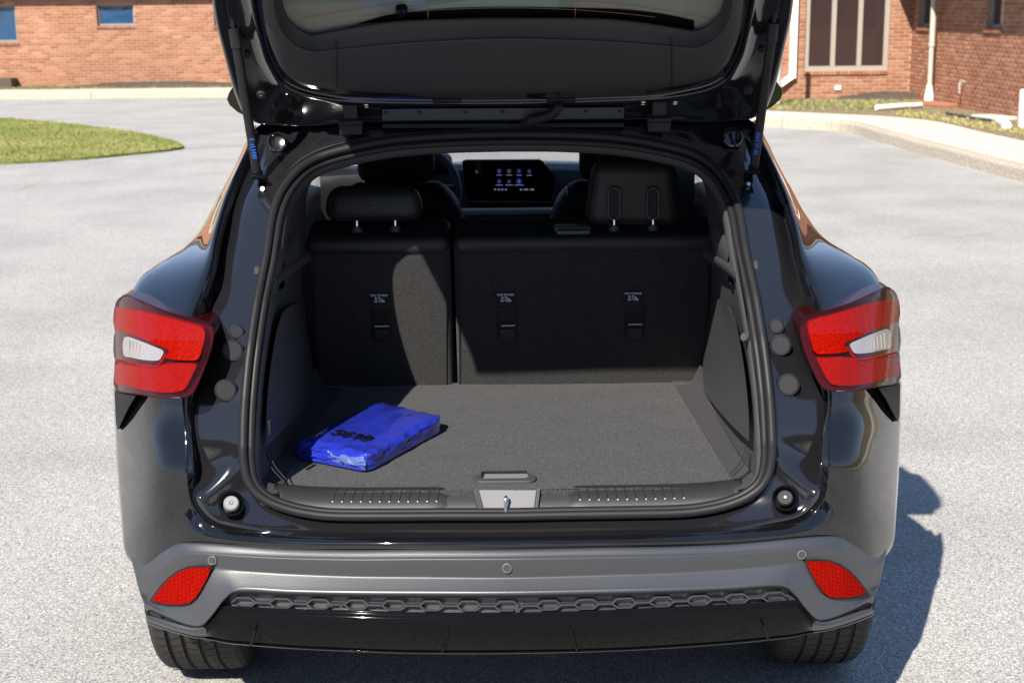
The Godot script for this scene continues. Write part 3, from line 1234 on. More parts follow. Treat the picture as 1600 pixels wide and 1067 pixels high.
# the outer edge of the seal round the opening, traced on the left from the sill centre up to the header centre
var SEAL := [Vector2(792, 811), Vector2(700, 811), Vector2(600, 811.5), Vector2(520, 811), Vector2(475, 806), Vector2(442, 798), Vector2(415, 787), Vector2(392, 770), Vector2(378, 746), Vector2(372, 715), Vector2(371.5, 684), Vector2(373, 640), Vector2(376, 600), Vector2(380, 560), Vector2(386, 515), Vector2(393, 470), Vector2(400, 435), Vector2(408, 395), Vector2(417, 337), Vector2(431, 297), Vector2(456, 263), Vector2(487, 241), Vector2(532, 226), Vector2(608, 211), Vector2(700, 203.5), Vector2(792, 201)]

func seal_path(inset_px: float, dd: float) -> Array:      # left half, as points in space, moved inwards
	var c := cr(SEAL, 6)
	var out := []
	for i in c.size():
		var t: Vector2 = (c[mini(i + 1, c.size() - 1)] - c[maxi(i - 1, 0)]).normalized()
		var n := Vector2(-t.y, t.x)
		n = n * -1.0 if n.dot(Vector2(792, 520) - c[i]) < 0.0 else n
		var k := lerpf(1.0, 0.55, clampf(-n.y, 0.0, 1.0))
		var p: Vector2 = c[i] + n * inset_px * k
		out.append(at(p.x, p.y, fd(c[i].y) + dd))
	return out

func both(half: Array) -> Array:      # a closed loop from a left half that runs from centre to centre
	var out := []
	for p in half: out.append(Vector3(minf(p.x, 0.0), p.y, p.z))
	for i in range(half.size() - 2, 0, -1):
		out.append(Vector3(absf(half[i].x), half[i].y, half[i].z))
	return out

func sheet(called: String, rows: Array, nu: int, nv: int, m: Material, parent: Node, s := 0.0) -> MeshInstance3D:
	var st := surf()
	grid(st, patch(rows if s == 0.0 else sided(rows, s), nu, nv))
	return build(called, st, m, parent)

func twin(rows: Array) -> Array:      # rows that start at the centre line: the whole row, right to left
	var out := []
	for r in rows:
		var row := []
		for i in range(r.size() - 1, 0, -1): row.append(sd(r[i], 1.0))
		row.append(Vector3(0, r[0].y, r[0].z))
		for i in range(1, r.size()): row.append(sd(r[i], -1.0))
		out.append(row)
	return out

func twin_rows(rows: Array) -> Array:      # the first row lies on the centre line: all rows, right to left
	var out := []
	for i in range(rows.size() - 1, 0, -1):
		var row := []
		for q in rows[i]: row.append(sd(q, 1.0))
		out.append(row)
	var mid := []
	for q in rows[0]: mid.append(Vector3(0, q.y, q.z))
	out.append(mid)
	for i in range(1, rows.size()):
		var row := []
		for q in rows[i]: row.append(sd(q, -1.0))
		out.append(row)
	return out

func curve_rows(curves: Array) -> Array:      # [points (px), depth offset] -> rows in space on the bumper's plan curve
	var out := []
	for c in curves:
		var row := []
		for p in c[0]:
			row.append(at(p.x, p.y, 2.965 + plan(p.x) + c[1]))
		out.append(row)
	return out

func mixc(a: Array, b: Array, t: float) -> Array:
	var out := []
	for i in a.size(): out.append(a[i].lerp(b[i], t))
	return out

func disc(called: String, p: Vector3, n: Vector3, prof: Array, m: Material, parent: Node, sides := 22) -> MeshInstance3D:
	var st := surf()
	lathe(st, prof, facing(p, n), sides)
	return build(called, st, m, parent)

func make_car() -> void:
	car = thing("car", "black hatchback with its tailgate open, seen from behind on the grey lot", "car")
	car_body()
	car_bumper()
	car_lights()
	car_opening()
	car_cargo()
	car_seats()
	car_cabin()
	car_lid()
	car_wheels()

func car_body() -> void:
	for s in [-1.0, 1.0]:
		# painted bumper skin and lower quarter: rows run from the sill centre outwards and up the side
		var raw := [
			[[792, 838], [792, 848], [792, 860]], [[650, 838.5], [650, 849], [650, 860]], [[500, 838.5], [498, 849], [496, 860]], [[420, 834], [415, 845], [405, 857]],
			[[360, 829], [352, 840], [343, 852]], [[328, 819], [315, 833], [303, 849.5]], [[308, 799], [288, 823], [268, 855]], [[297, 780], [264, 818], [228, 884]],
			[[293, 762], [246, 800], [200, 862]], [[291, 735], [240, 748], [190, 795]], [[290, 700], [237, 702], [184.5, 725]], [[288, 660], [235, 660], [181, 668]], [[286, 621], [235, 620], [178.5, 610]]]
		var rows := []
		for i in raw.size():
			var r = raw[i]
			var k := clampf((i - 7) / 5.0, 0.0, 1.0)
			var bulge: float = [0, 0, 0, 0, 0, 0, 0.0, -0.003, -0.012, -0.015, 0.004, 0.030, 0.042][i]
			var b := at(r[0][0], r[0][1], 2.985 + plan(r[0][0]) + 0.004 * k + bulge)
			var m := at(r[1][0], r[1][1], 2.965 + plan(r[1][0]) + 0.004 * k + bulge)
			var o := at(r[2][0], r[2][1], 2.968 + plan(r[2][0]) + 0.012 * k + 0.5 * bulge)
			var in0 := b + Vector3(0, -0.012 if i < 5 else 0.0, -0.012)
			if i >= 5: in0.x *= 0.985
			var edge := b.lerp(m, 0.06) + Vector3(0, 0, 0.004)
			var row := [in0, b, edge, m, o]
			if i < 8:
				row += [o + Vector3(0, -0.02, -0.03), o + Vector3(0, -0.06, -0.06)]
			else:
				var w := minf(o.x, -0.9) - 0.006
				row += [Vector3(w, o.y - 0.01, o.z - 0.06), Vector3(w, o.y - 0.02, minf(o.z - 0.15, -3.6))]
			rows.append(row)
		if s < 0: sheet("rear_body_skin", twin_rows(rows), 5, 4, M.paint, car)
		# haunch and pillar above the lamp
		raw = [
			[[296, 494], [250, 477], [207, 455], 3.20, 3.38], [[308, 463], [264, 443], [223, 429], 3.25, 3.50], [[321, 426], [288, 412], [256, 405], 3.29, 3.60], [[328, 400], [307, 392], [285, 387], 3.33, 3.65],
			[[333, 372], [319, 371], [304, 369], 3.385, 3.68], [[341, 342], [332, 342], [322, 342], 3.44, 3.71], [[352, 307], [346, 308], [340, 308], 3.52, 3.75], [[368, 270], [364, 271], [360, 272], 3.61, 3.80], [[388, 228], [384, 228], [381, 228], 3.69, 3.86], [[404, 197], [401, 197], [398, 197], 3.76, 3.92]]
		rows = []
		for i in raw.size():
			var r = raw[i]
			var b := at(r[0][0], r[0][1], r[3])
			var m := at(r[1][0], r[1][1], lerpf(r[3], r[4], 0.42))
			var o := at(r[2][0], r[2][1], r[4])
			var k := i / 9.0
			var d1 := Vector3(o.x - lerpf(0.012, 0.008, k), o.y - 0.05, o.z - lerpf(0.03, 0.08, k))
			var d2 := Vector3(lerpf(-0.915, d1.x + 0.02, k), lerpf(o.y - 0.22, o.y - 0.12, k), o.z - lerpf(0.2, 0.3, k))
			rows.append([b + Vector3(0.012, -0.02, -0.02), b, m, o, d1, d2])
		sheet("quarter_panel", rows, 5, 4, M.paint, car, s)
		var pil := []
		for i in rows.size():
			var k := i / 9.0
			var a: Vector3 = rows[i][3] + Vector3(0.004, -0.004, -0.004)
			var b := Vector3(-0.868, 1.025, -lerpf(3.44, 4.35, k))
			pil.append([a, a.lerp(b, 0.5) + Vector3(-0.006, 0.0, 0.0), b, b + Vector3(-0.02, -0.10, 0)])
		sheet("rear_pillar", pil, 4, 4, M.paint, car, s)
		# the rest of the side: below the glass, with round wheel openings
		rows = []
		var ds := []
		for i in 53: ds.append(3.42 + i * 0.076)
		for d in ds:
			var bot := 0.27
			for c in [3.74, 6.44]:
				if absf(d - c) < 0.40:
					bot = maxf(bot, 0.34 + sqrt(0.16 - (d - c) * (d - c)))
			var nose := clampf((d - 6.6) / 0.8, 0.0, 1.0)
			var w := 0.915 - 0.16 * nose * nose
			var top := lerpf(1.03, 0.88, nose)
			var row := []
			for t in 7:
				var u := t / 6.0
				var h := lerpf(bot, top, u)
				row.append(Vector3(-(w - 0.05 * pow(clampf((h - 0.8) / 0.23, 0.0, 1.0), 2.0) - 0.03 * pow(clampf((0.55 - h) / 0.3, 0.0, 1.0), 1.5)), h, -d))
			rows.append(row)
		sheet("body_side", rows, 1, 1, M.paint, car, s)
		var g := []
		for d in [3.85, 4.2, 4.6, 5.2, 5.7, 6.2]:
			var f := clampf((d - 5.5) / 0.9, 0.0, 1.0)
			var bk := clampf((4.5 - d) / 0.5, 0.0, 1.0)
			g.append([Vector3(-0.855, 1.03, -d), Vector3(-0.79, 1.17, -d), Vector3(lerpf(-0.66, -0.80, f), lerpf(1.41, 1.14, f) - 0.01 * bk, -d)])
		sheet("side_window", g, 4, 4, M.side_glass, car, s)
		g = []
		for d in [3.75, 4.05, 4.6, 5.2, 5.7, 6.2, 6.6]:
			var f := clampf((d - 5.45) / 1.1, 0.0, 1.0)
			g.append([Vector3(lerpf(-0.67, -0.84, f), lerpf(1.40, 1.05, f), -d), Vector3(lerpf(-0.64, -0.80, f), lerpf(1.455, 1.09, f), -d), Vector3(lerpf(-0.56, -0.74, f), lerpf(1.50, 1.10, f), -d)])
		sheet("roof_rail", g, 4, 3, M.paint, car, s)
		var st := surf()
		tube(st, [Vector3(s * 0.80, 0.98, -4.85), Vector3(s * 0.67, 1.42, -4.85)], 0.03, 8)
		build("door_pillar", st, M.black, car)
		st = surf()
		rbox(st, Vector3(0.17, 0.12, 0.09), 0.04, Transform3D(Basis(), Vector3(s * 0.95, 1.02, -5.85)))
		tube(st, [Vector3(s * 0.83, 1.04, -5.9), Vector3(s * 0.92, 1.05, -5.87)], 0.02, 8)
		build("door_mirror", st, M.paint, car)
		var dp := []
		for d in [3.95, 4.6, 5.4, 6.2]:
			dp.append([Vector3(-0.74, 0.3, -d), Vector3(-0.72, 0.7, -d), Vector3(-0.77, 0.98, -d), Vector3(-0.85, 1.03, -d)])
		sheet("door_trim", dp, 4, 4, M.leather, car, s)
	# roof, headliner, windscreen, bonnet, floor
	var rr := []
	for d in [[3.78, 1.47], [3.95, 1.49], [4.6, 1.515], [5.3, 1.505], [5.62, 1.47]]:
		var row := []
		for i in 9:
			var x := lerpf(-0.58, 0.58, i / 8.0)
			row.append(Vector3(x, d[1] + 0.022 - 0.10 * x * x, -d[0]))
		rr.append(row)
	sheet("roof", rr, 4, 2, M.paint, car)
	var hl := []
	for d in [[3.74, 1.415], [4.2, 1.44], [5.0, 1.44], [5.6, 1.43]]:
		hl.append([Vector3(-0.68, d[1] - 0.04, -d[0]), Vector3(-0.4, d[1], -d[0]), Vector3(0.4, d[1], -d[0]), Vector3(0.68, d[1] - 0.04, -d[0])])
	sheet("headliner", hl, 3, 3, M.black, car)
	var ws := []
	for t in [0.0, 0.5, 1.0]:
		var row := []
		for i in 7:
			var u := i / 3.0 - 1.0
			row.append(Vector3(u * lerpf(0.62, 0.76, t), lerpf(1.445, 1.03, t) + 0.02 * sin(PI * t), -lerpf(5.6, 6.75, t) + 0.16 * u * u))
		ws.append(row)
	sheet("windscreen", ws, 4, 2, M.clear_glass, car)
	var bn := []
	for d in [[6.72, 1.01], [6.95, 0.99], [7.2, 0.95], [7.36, 0.86], [7.42, 0.55], [7.40, 0.27]]:
		var row := []
		for i in 7:
			var u := i / 3.0 - 1.0
			row.append(Vector3(u * lerpf(0.84, 0.76, clampf((d[0] - 6.7) / 0.7, 0, 1)), d[1] - 0.05 * u * u, -d[0] + 0.12 * u * u))
		bn.append(row)
	sheet("bonnet", bn, 3, 2, M.paint, car)
	var st := surf()
	box(st, Vector3(-0.68, 0.30, -7.2), Vector3(0.68, 0.36, -3.28))
	box(st, Vector3(-0.66, 0.361, -3.42), Vector3(0.66, 0.56, -3.26))
	build("underbody", st, M.black, car)

# ---- bumper cladding, grille strip, lower valance
const T := [Vector2(792, 859), Vector2(650, 859), Vector2(550, 860), Vector2(450, 858), Vector2(375, 853), Vector2(335, 850), Vector2(300, 848.5), Vector2(275, 851), Vector2(248, 867), Vector2(224, 882), Vector2(210, 873), Vector2(200, 860)]
const C1 := [Vector2(792, 873), Vector2(650, 873.5), Vector2(550, 874), Vector2(450, 872), Vector2(375, 868.5), Vector2(335, 866), Vector2(300, 864), Vector2(275, 869), Vector2(252, 886), Vector2(228, 898), Vector2(214, 893), Vector2(203, 880)]
const C2 := [Vector2(792, 903), Vector2(650, 902), Vector2(550, 901), Vector2(450, 897), Vector2(375, 892), Vector2(337, 888), Vector2(300, 886), Vector2(268, 897), Vector2(246, 920), Vector2(233, 935), Vector2(224, 935), Vector2(214, 925)]
const C3 := [Vector2(792, 925), Vector2(650, 925), Vector2(550, 924.5), Vector2(450, 922.5), Vector2(375, 919), Vector2(352, 930), Vector2(331, 957), Vector2(312, 975), Vector2(285, 972), Vector2(250, 958), Vector2(234, 950), Vector2(221, 944)]
const C4 := [Vector2(792, 934), Vector2(650, 934), Vector2(550, 933), Vector2(450, 931), Vector2(372, 928), Vector2(350, 940), Vector2(331, 964), Vector2(313, 981), Vector2(285, 978), Vector2(250, 965), Vector2(234, 958), Vector2(225, 955)]
const V0 := [Vector2(792, 957), Vector2(650, 956.5), Vector2(550, 953.5), Vector2(450, 951), Vector2(375, 947.5), Vector2(345, 946.5), Vector2(336, 950), Vector2(316, 979), Vector2(300, 980.5), Vector2(270, 973), Vector2(245, 965), Vector2(229, 960)]
const V1 := [Vector2(792, 966), Vector2(650, 966), Vector2(550, 963.5), Vector2(450, 960), Vector2(375, 956), Vector2(347, 956), Vector2(340, 962), Vector2(321, 984), Vector2(300, 987), Vector2(268, 979), Vector2(243, 970), Vector2(228, 963)]
const V2 := [Vector2(792, 992), Vector2(650, 992), Vector2(550, 988), Vector2(450, 983), Vector2(375, 978), Vector2(350, 977), Vector2(338, 980), Vector2(322, 991), Vector2(300, 991), Vector2(268, 983), Vector2(243, 974), Vector2(228, 966)]
const V3 := [Vector2(792, 1018), Vector2(650, 1018), Vector2(550, 1015), Vector2(450, 1010), Vector2(375, 1004), Vector2(350, 1001.5), Vector2(336, 999), Vector2(320, 996), Vector2(300, 993.5), Vector2(268, 985), Vector2(242, 976), Vector2(228, 968)]
const V4 := [Vector2(792, 1022.5), Vector2(650, 1022), Vector2(550, 1019), Vector2(450, 1014), Vector2(375, 1008), Vector2(350, 1005), Vector2(336, 1002), Vector2(320, 999), Vector2(300, 996), Vector2(268, 988), Vector2(241, 979), Vector2(227, 970)]

func car_bumper() -> void:
	var clad: MeshInstance3D
	var v: MeshInstance3D
	for s in [-1.0, 1.0]:
		var rows := curve_rows([[T, 0.012], [T, -0.004], [mixc(T, C1, 0.75), -0.016], [C1, -0.021], [mixc(C1, C2, 0.12), -0.022], [mixc(C1, C2, 0.86), -0.019], [C2, -0.019], [mixc(C2, C3, 0.14), -0.022], [mixc(C2, C3, 0.86), -0.042], [C3, -0.046], [mixc(C3, C4, 0.5), -0.046], [C4, -0.026], [C4, 0.02]])
		for r in rows:
			for j in r.size():
				if j >= 7:      # the lip fades out towards the corner
					r[j].z -= 0.012 * (j - 6) / 5.0
		for r in rows:
			var e: Vector3 = r[-1]
			r.append(Vector3(e.x - 0.006, e.y - 0.002, e.z - 0.06))
			r.append(Vector3(e.x - 0.008, e.y - 0.004, e.z - 0.14))
		if s < 0: clad = sheet("bumper_cladding", twin(rows), 3, 4, M.cladding, car)
		var c := clad
		# reflector in its dark surround
		var lens := [Vector2(236, 938), Vector2(249, 920), Vector2(262, 906), Vector2(276, 896), Vector2(291, 889.5), Vector2(310, 888), Vector2(329, 888.5), Vector2(322, 905), Vector2(312, 923), Vector2(304, 935), Vector2(295, 942), Vector2(284, 944.5), Vector2(260, 944)]
		var mid := Vector2(283, 918)
		var rim := []
		for q in lens: rim.append(mid + (q - mid) * 1.07 + (q - mid).normalized() * 0.8)
		var df := func(x: float, y: float) -> float: return 2.965 + plan(x) - 0.035 - 0.012 * clampf((y - 890.0) / 50.0, 0.0, 1.0) + 0.010
		var st := surf()
		fill(st, rim, df, 7.0, 0.04, s)
		build("reflector_surround", st, M.black, c)
		st = surf()
		fill(st, lens, func(x, y): return df.call(x, y) - 0.006, 6.0, 0.02, s)
		build("reflector", st, M.reflector, c)
		# grille strip: dark back panel with a raised honeycomb
		rows = curve_rows([[mixc(C4, V0, -0.2), -0.010], [mixc(C4, V0, 0.5), -0.012], [mixc(C4, V0, 1.2), -0.016]])
		var groove := []
		for rr in rows:
			groove.append(rr.slice(5))
			rr.resize(6)
		sheet("cladding_groove", groove, 2, 4, M.black, car, s)
		if s < 0: sheet("grille_panel", twin(rows), 2, 4, M.cladding, car)
		# lower valance
		rows = curve_rows([[V0, 0.02], [V0, -0.028], [mixc(V0, V1, 0.4), -0.032], [V1, -0.0385], [mixc(V1, V2, 0.25), -0.040], [V2, -0.030], [mixc(V2, V3, 0.9), -0.006], [V3, 0.0], [mixc(V3, V4, 0.5), -0.006], [V4, 0.012], [V4, 0.10]])
		for r in rows:
			var e: Vector3 = r[-1]
			r.append(Vector3(e.x - 0.004, e.y, e.z - 0.08))
		var lips := []
		for rr in rows:
			lips.append(rr.slice(7))
			rr.resize(8)
		sheet("corner_lip", lips, 3, 4, M.cladding, car, s)
		if s < 0: v = sheet("lower_valance", twin(rows), 3, 4, M.gloss_black, car)
		for f in [[398, 985, 392, 1007], [700, 984, 691, 1017]]:
			st = surf()
			var a := at(f[0], f[1], 2.965 + plan(f[0]) - 0.040)
			var b := at(f[2], f[3], 2.965 + plan(f[2]) - 0.006)
			tube(st, [sd(a, s), sd(a.lerp(b, 0.6) + Vector3(0, 0, 0.004), s), sd(b + Vector3(0, 0, 0.006), s)], 0.0026, 8)
			build("fin", st, M.gloss_black, v)
	var st := surf()
	var yk := func(x: float) -> Array:      # upper, middle and lower rib heights of the strip at px x (left side)
		var t := clampf((792.0 - x) / 445.0, 0.0, 1.0)
		return [938.5 - 7.0 * t * t + (1.0 if t > 0.5 else 0.0) * (t - 0.5), 946.0 - 7.0 * t * t, 953.0 - 7.2 * t * t]
	for s in [-1.0, 1.0]:
		for row in 3:
			for i in range(0, 9):
				var xm := 792.0 - (i * 58.75 + (29.375 if row % 2 == 1 else 0.0))
				if xm < 362 or (s > 0.0 and i == 0 and row % 2 == 0): continue
				var pts := []
				for q in [[xm + 10.5, row], [xm - 10.5, row]]:
					pts.append([q[0], yk.call(q[0])[q[1]]])
				seg(st, pts[0], pts[1], s)
				for e in [[xm + 10.5, 1.0], [xm - 10.5, -1.0]]:
					if row < 2:
						var xe: float = e[0] + e[1] * 8.4
						if xe < 352: continue
						seg(st, [e[0], yk.call(e[0])[row]], [xe, yk.call(xe)[row + 1]], s)
	build("grille_honeycomb", st, M.cladding, car)
	for q in [[331, 875.5], [792, 887.5], [1253, 866.5]]:
		var p := at(q[0], q[1], 2.965 + plan(q[0]) - 0.0245)
		var ps := disc("parking_sensor", p, Vector3(-0.12 * signf(792.0 - q[0]) if q[0] != 792 else 0.0, 0.05, 1), [Vector2(0.0, 0.004), Vector2(0.0068, 0.004), Vector2(0.0074, 0.002), Vector2(0.0074, -0.006)], M.cladding, car)
		disc("ring", p, Vector3(-0.12 * signf(792.0 - q[0]) if q[0] != 792 else 0.0, 0.05, 1), [Vector2(0.0078, 0.0005), Vector2(0.0082, 0.003), Vector2(0.0096, 0.003), Vector2(0.0100, -0.005)], M.ring, ps)

func seg(st: SurfaceTool, a: Array, b: Array, s: float) -> void:
	var p := at(a[0], a[1], 2.965 + plan(a[0]) - 0.0225)
	var q := at(b[0], b[1], 2.965 + plan(b[0]) - 0.0225)
	p.x *= -s
	q.x *= -s
	bar(st, p, q, 0.0030, 0.011, Vector3.BACK)

func tl_depth(px: float, py: float) -> float:
	return table([[440, 3.128], [490, 3.128], [520, 3.135], [550, 3.16], [575, 3.20], [592, 3.245], [604, 3.29], [616, 3.36]], CX - px) + (550.0 - py) * 0.0005

func car_lights() -> void:
	var out := [Vector2(177.5, 480), Vector2(180, 470), Vector2(186, 463), Vector2(197, 460), Vector2(210, 465), Vector2(245, 480.5), Vector2(280, 492), Vector2(303, 496.5), Vector2(320, 501), Vector2(331, 509), Vector2(334, 520), Vector2(331, 540), Vector2(323, 566), Vector2(312, 593), Vector2(302, 613), Vector2(291, 620.5), Vector2(270, 622.5), Vector2(245, 622), Vector2(210, 616), Vector2(178, 609), Vector2(176.5, 580), Vector2(178, 550), Vector2(177, 510)]
	var up := [Vector2(180, 482), Vector2(187, 483), Vector2(215, 487), Vector2(250, 496), Vector2(285, 505), Vector2(306, 510), Vector2(315, 515), Vector2(316.5, 526), Vector2(312, 545), Vector2(306, 560), Vector2(285, 561), Vector2(258, 557), Vector2(262, 546), Vector2(254, 540), Vector2(225, 529), Vector2(200, 520), Vector2(180, 512)]
	var low := [Vector2(182, 572), Vector2(196, 572), Vector2(240, 574.5), Vector2(262, 571), Vector2(302, 567), Vector2(297, 585), Vector2(288, 602), Vector2(280, 609), Vector2(260, 611), Vector2(230, 608), Vector2(200, 602), Vector2(182, 598)]
	var ring := [Vector2(180, 516), Vector2(200, 521), Vector2(230, 533), Vector2(256, 544), Vector2(257, 553), Vector2(248, 567), Vector2(235, 570), Vector2(205, 566), Vector2(179, 561)]
	var rev := [Vector2(194, 527.5), Vector2(215, 532.5), Vector2(240, 542.5), Vector2(253, 548.5), Vector2(251, 556), Vector2(245, 562.5), Vector2(225, 561.5), Vector2(205, 558), Vector2(193, 554)]
	var cx0 := Vector2(252, 545)
	for s in [-1.0, 1.0]:
		# a dark bowl, the red blocks standing in it, and one clear outer cover over all
		var st := surf()
		var inner := []
		for q in cr(out, 3, true): inner.append(cx0 + (q - cx0) * 0.985)
		fill(st, inner, func(x, y): return tl_depth(x, y) + 0.026, 8.0, 0.15, s)
		var h := build("tail_light", st, M.red_dark, car)
		st = surf()
		fill(st, cr(out, 3, true), func(x, y): return tl_depth(x, y), 8.0, 0.0, s)
		build("outer_cover", st, M.lamp_shell, h)
		st = surf()
		var edge := []
		for q in cr(out, 3, true): edge.append([sd(at(q.x, q.y, tl_depth(q.x, q.y) + 0.0003), s), sd(at(q.x, q.y, tl_depth(q.x, q.y) + 0.17), s)])
		edge.append(edge[0])
		grid(st, edge)
		build("housing_rim", st, M.red_dark, h)
		var grow := func(pts: Array, k: float) -> Array:
			var c := Vector2.ZERO
			for q in pts: c += q / pts.size()
			var o := []
			for q in pts: o.append(q + (q - c).normalized() * k)
			return cr(o, 3, true)
		for q in [["upper_lens", up, M.red, 0.008, 2.5, -0.00030, 505.0], ["lower_lens", low, M.red, 0.009, 3.0, 0.00022, 590.0], ["reverse_surround", ring, M.red_dark, 0.006, 1.0, 0.0, 540.0], ["reverse_lens", rev, M.lamp_clear, 0.003, 1.0, 0.0, 540.0]]:
			st = surf()
			var dz: float = q[3]
			var tilt: float = q[5]
			var y0: float = q[6]
			fill(st, grow.call(q[1], q[4]), func(x, y): return tl_depth(x, y) + dz + tilt * (y - y0), 6.0, 0.02, s)
			build(q[0], st, q[2], h)
		st = surf()
		var e := []
		for q in cr([Vector2(183, 563), Vector2(205, 568), Vector2(240, 573), Vector2(250, 567), Vector2(258, 553)], 4):
			e.append(sd(at(q.x, q.y, tl_depth(q.x, q.y) + 0.006), s))
		tube(st, e, 0.003, 8)
		build("lens_edge", st, M.red, h)
		for k in 9:
			var xx := 201.0 + k * 5.4
			st = surf()
			tube(st, [sd(at(xx, 532.0 + k * 2.2, tl_depth(xx, 540) + 0.003), s), sd(at(xx - 1.0, 555.5 + k * 0.5, tl_depth(xx, 552) + 0.003), s)], 0.0016, 6)
			build("lens_rib", st, M.lamp_clear, h)
		# dark air-curtain fin below the lamp
		st = surf()
		fill(st, [Vector2(178, 613), Vector2(211, 618.5), Vector2(200, 636), Vector2(183, 672), Vector2(180, 660)], func(x, y): return 2.968 + plan(x) + 0.004, 6.0, 0.02, s)
		build("vent_fin", st, M.black, car)

func car_opening() -> void:
	var of: MeshInstance3D
	# painted channel between the seal and the outer skin
	var raw := [
		[[792, 809], [792, 829], [792, 834], [792, 839.5]], [[650, 809], [650, 829], [650, 834], [650, 840]], [[507, 810], [507, 829], [507, 834], [500, 840]], [[442, 796], [431, 822], [428, 829], [420, 835.5]],
		[[413, 784], [378, 811], [370, 821], [360, 830.5]], [[396, 770], [349, 805], [339, 813], [328, 820.5]], [[382, 750], [332, 789], [320, 796], [307.5, 800.5]], [[376, 730], [322, 768], [309, 775], [297, 781]],
		[[374, 705], [313, 738], [302, 736], [290.5, 736]], [[373.5, 680], [309, 692], [299, 691], [289.5, 690]], [[375, 640], [306, 652], [296, 651], [286.5, 650]], [[377, 622], [308, 628], [297, 625], [285, 621]],
		[[381, 580], [330, 590], [312, 592], [296, 592]], [[385, 545], [345, 545], [326, 545], [308, 545]], [[390, 505], [354, 497], [330, 490], [307, 490]], [[396, 465], [358, 455], [338, 446], [316, 446]],
		[[404, 425], [364, 415], [346, 411], [325.5, 412]], [[411, 390], [370, 380], [352, 378], [331.5, 376]], [[419, 337], [382, 330], [364, 330], [344.5, 333]], [[433, 296], [400, 290], [382, 287], [358, 291]],
		[[459, 262], [427, 247], [405, 241], [378, 250]], [[489, 240], [468, 220], [445, 208], [404, 201]], [[533, 225], [521, 208], [511, 198], [485, 191]], [[609, 210], [605, 200], [602, 193], [600, 185]],
		[[720, 202.5], [720, 196], [720, 190], [720, 183]], [[792, 200], [792, 194], [792, 189], [792, 183]]]
	for s in [-1.0, 1.0]:
		var rows := []
		for i in raw.size():
			var r = raw[i]
			var d := []
			if i <= 7:
				var k := clampf((i - 4) / 3.0, 0.0, 1.0)
				var sd0: float = fd(r[0][1]) + 0.012
				d = [sd0, sd0 - lerpf(0.030, 0.028, k), sd0 - lerpf(0.042, 0.034, k), 2.992 + plan(r[3][0])]
			elif i <= 11:
				d = [fd(r[0][1]) + 0.012, fd(r[1][1]) + 0.03, fd(r[1][1]) + 0.035, 2.99 + plan(r[3][0]) + 0.03 * (i - 7) / 4.0]
			elif i <= 13:
				d = [fd(r[0][1]) + 0.012, fd(r[1][1]) + 0.03, fd(r[2][1]) + 0.05, fd(r[3][1]) + 0.05]
			elif i <= 20:
				var q: float = lerpf(3.205, 3.68, (490.0 - r[3][1]) / 262.0) if r[3][1] > 228 else 3.68
				d = [fd(r[0][1]) + 0.012, fd(r[1][1]) + 0.02, lerpf(fd(r[2][1]), q, 0.5) + 0.05, q]
			else:
				d = [fd(r[0][1]) + 0.012, 3.715, 3.74, 3.77]
			var row := []
			for j in 4: row.append(at(r[j][0], r[j][1], d[j]))
			if i > 13 and i < 21:
				row.insert(3, row[2].lerp(row[3], 0.5) + Vector3(0, -0.006, -0.03))
			else:
				row.insert(3, row[2].lerp(row[3], 0.6))
			rows.append(row)
		if s < 0: of = sheet("opening_frame", twin_rows(rows), 4, 5, M.frame, car)
		var f := of
		# round plugs
		for q in [[369, 518, 0.0145], [363, 547.5, 0.0215], [352, 609.5, 0.0225]]:
			var p := sd(at(q[0], q[1], fd(q[1]) + 0.008), s)
			var n := Vector3(s * -0.18, 0.12, 1)
			disc("plug", p, n, [Vector2(0, 0.004), Vector2(q[2] * 0.92, 0.004), Vector2(q[2], 0.001), Vector2(q[2], -0.04)], M.plug, f)
			var st := surf()
			var ring := []
			var xf := facing(p, n)
			for k in 24: ring.append(xf * Vector3(cos(TAU * k / 24) * q[2] * 1.05, 0.001, sin(TAU * k / 24) * q[2] * 1.05))
			tube(st, ring, 0.0018, 6, true)
			build("plug_rim", st, M.black, f)
		# rubber stop in its cup at the lower corner
		var b := sd(at(361, 788, 3.066), s)
		var nb := Vector3(s * -0.15, 0.75, 1)
		disc("stop_cup", b, nb, [Vector2(0.029, 0.004), Vector2(0.026, 0.006), Vector2(0.0235, 0.001), Vector2(0.021, -0.012), Vector2(0.0, -0.012)], M.gloss_black, f)
		disc("bump_stop", b, nb, [Vector2(0.0, 0.009), Vector2(0.004, 0.009), Vector2(0.005, 0.012), Vector2(0.015, 0.012), Vector2(0.0175, 0.008), Vector2(0.0185, -0.01)], M.pocket if s < 0 else M.plug, f)
		disc("stop_screw", b, nb, [Vector2(0.0, 0.0135), Vector2(0.0035, 0.0135), Vector2(0.0042, 0.012), Vector2(0.0042, 0.008)], M.steel, f)
		# strut bracket and drain cup high on the frame
		var st := surf()
		rbox(st, Vector3(0.022, 0.045, 0.02), 0.004, Transform3D(Basis(Vector3.RIGHT, -0.5), sd(at(410, 291, 3.57), s)))
		rbox(st, Vector3(0.034, 0.010, 0.018), 0.003, Transform3D(Basis(Vector3.RIGHT, -0.3), sd(at(404, 277, 3.545), s)))
		build("strut_bracket", st, M.gloss_black, f)
		disc("bracket_bolt", sd(at(410, 296, 3.545), s), Vector3(0, 0.5, 1), [Vector2(0, 0.006), Vector2(0.005, 0.006), Vector2(0.006, 0.0), Vector2(0.006, -0.01)], M.steel, f, 10)
		disc("drain_cup", sd(at(433, 222, 3.685), s), Vector3(0, 0.45, 1), [Vector2(0.026, -0.01), Vector2(0.026, 0.004), Vector2(0.022, 0.006), Vector2(0.019, 0.0), Vector2(0.017, -0.006), Vector2(0.0, -0.008)], M.frame, f)
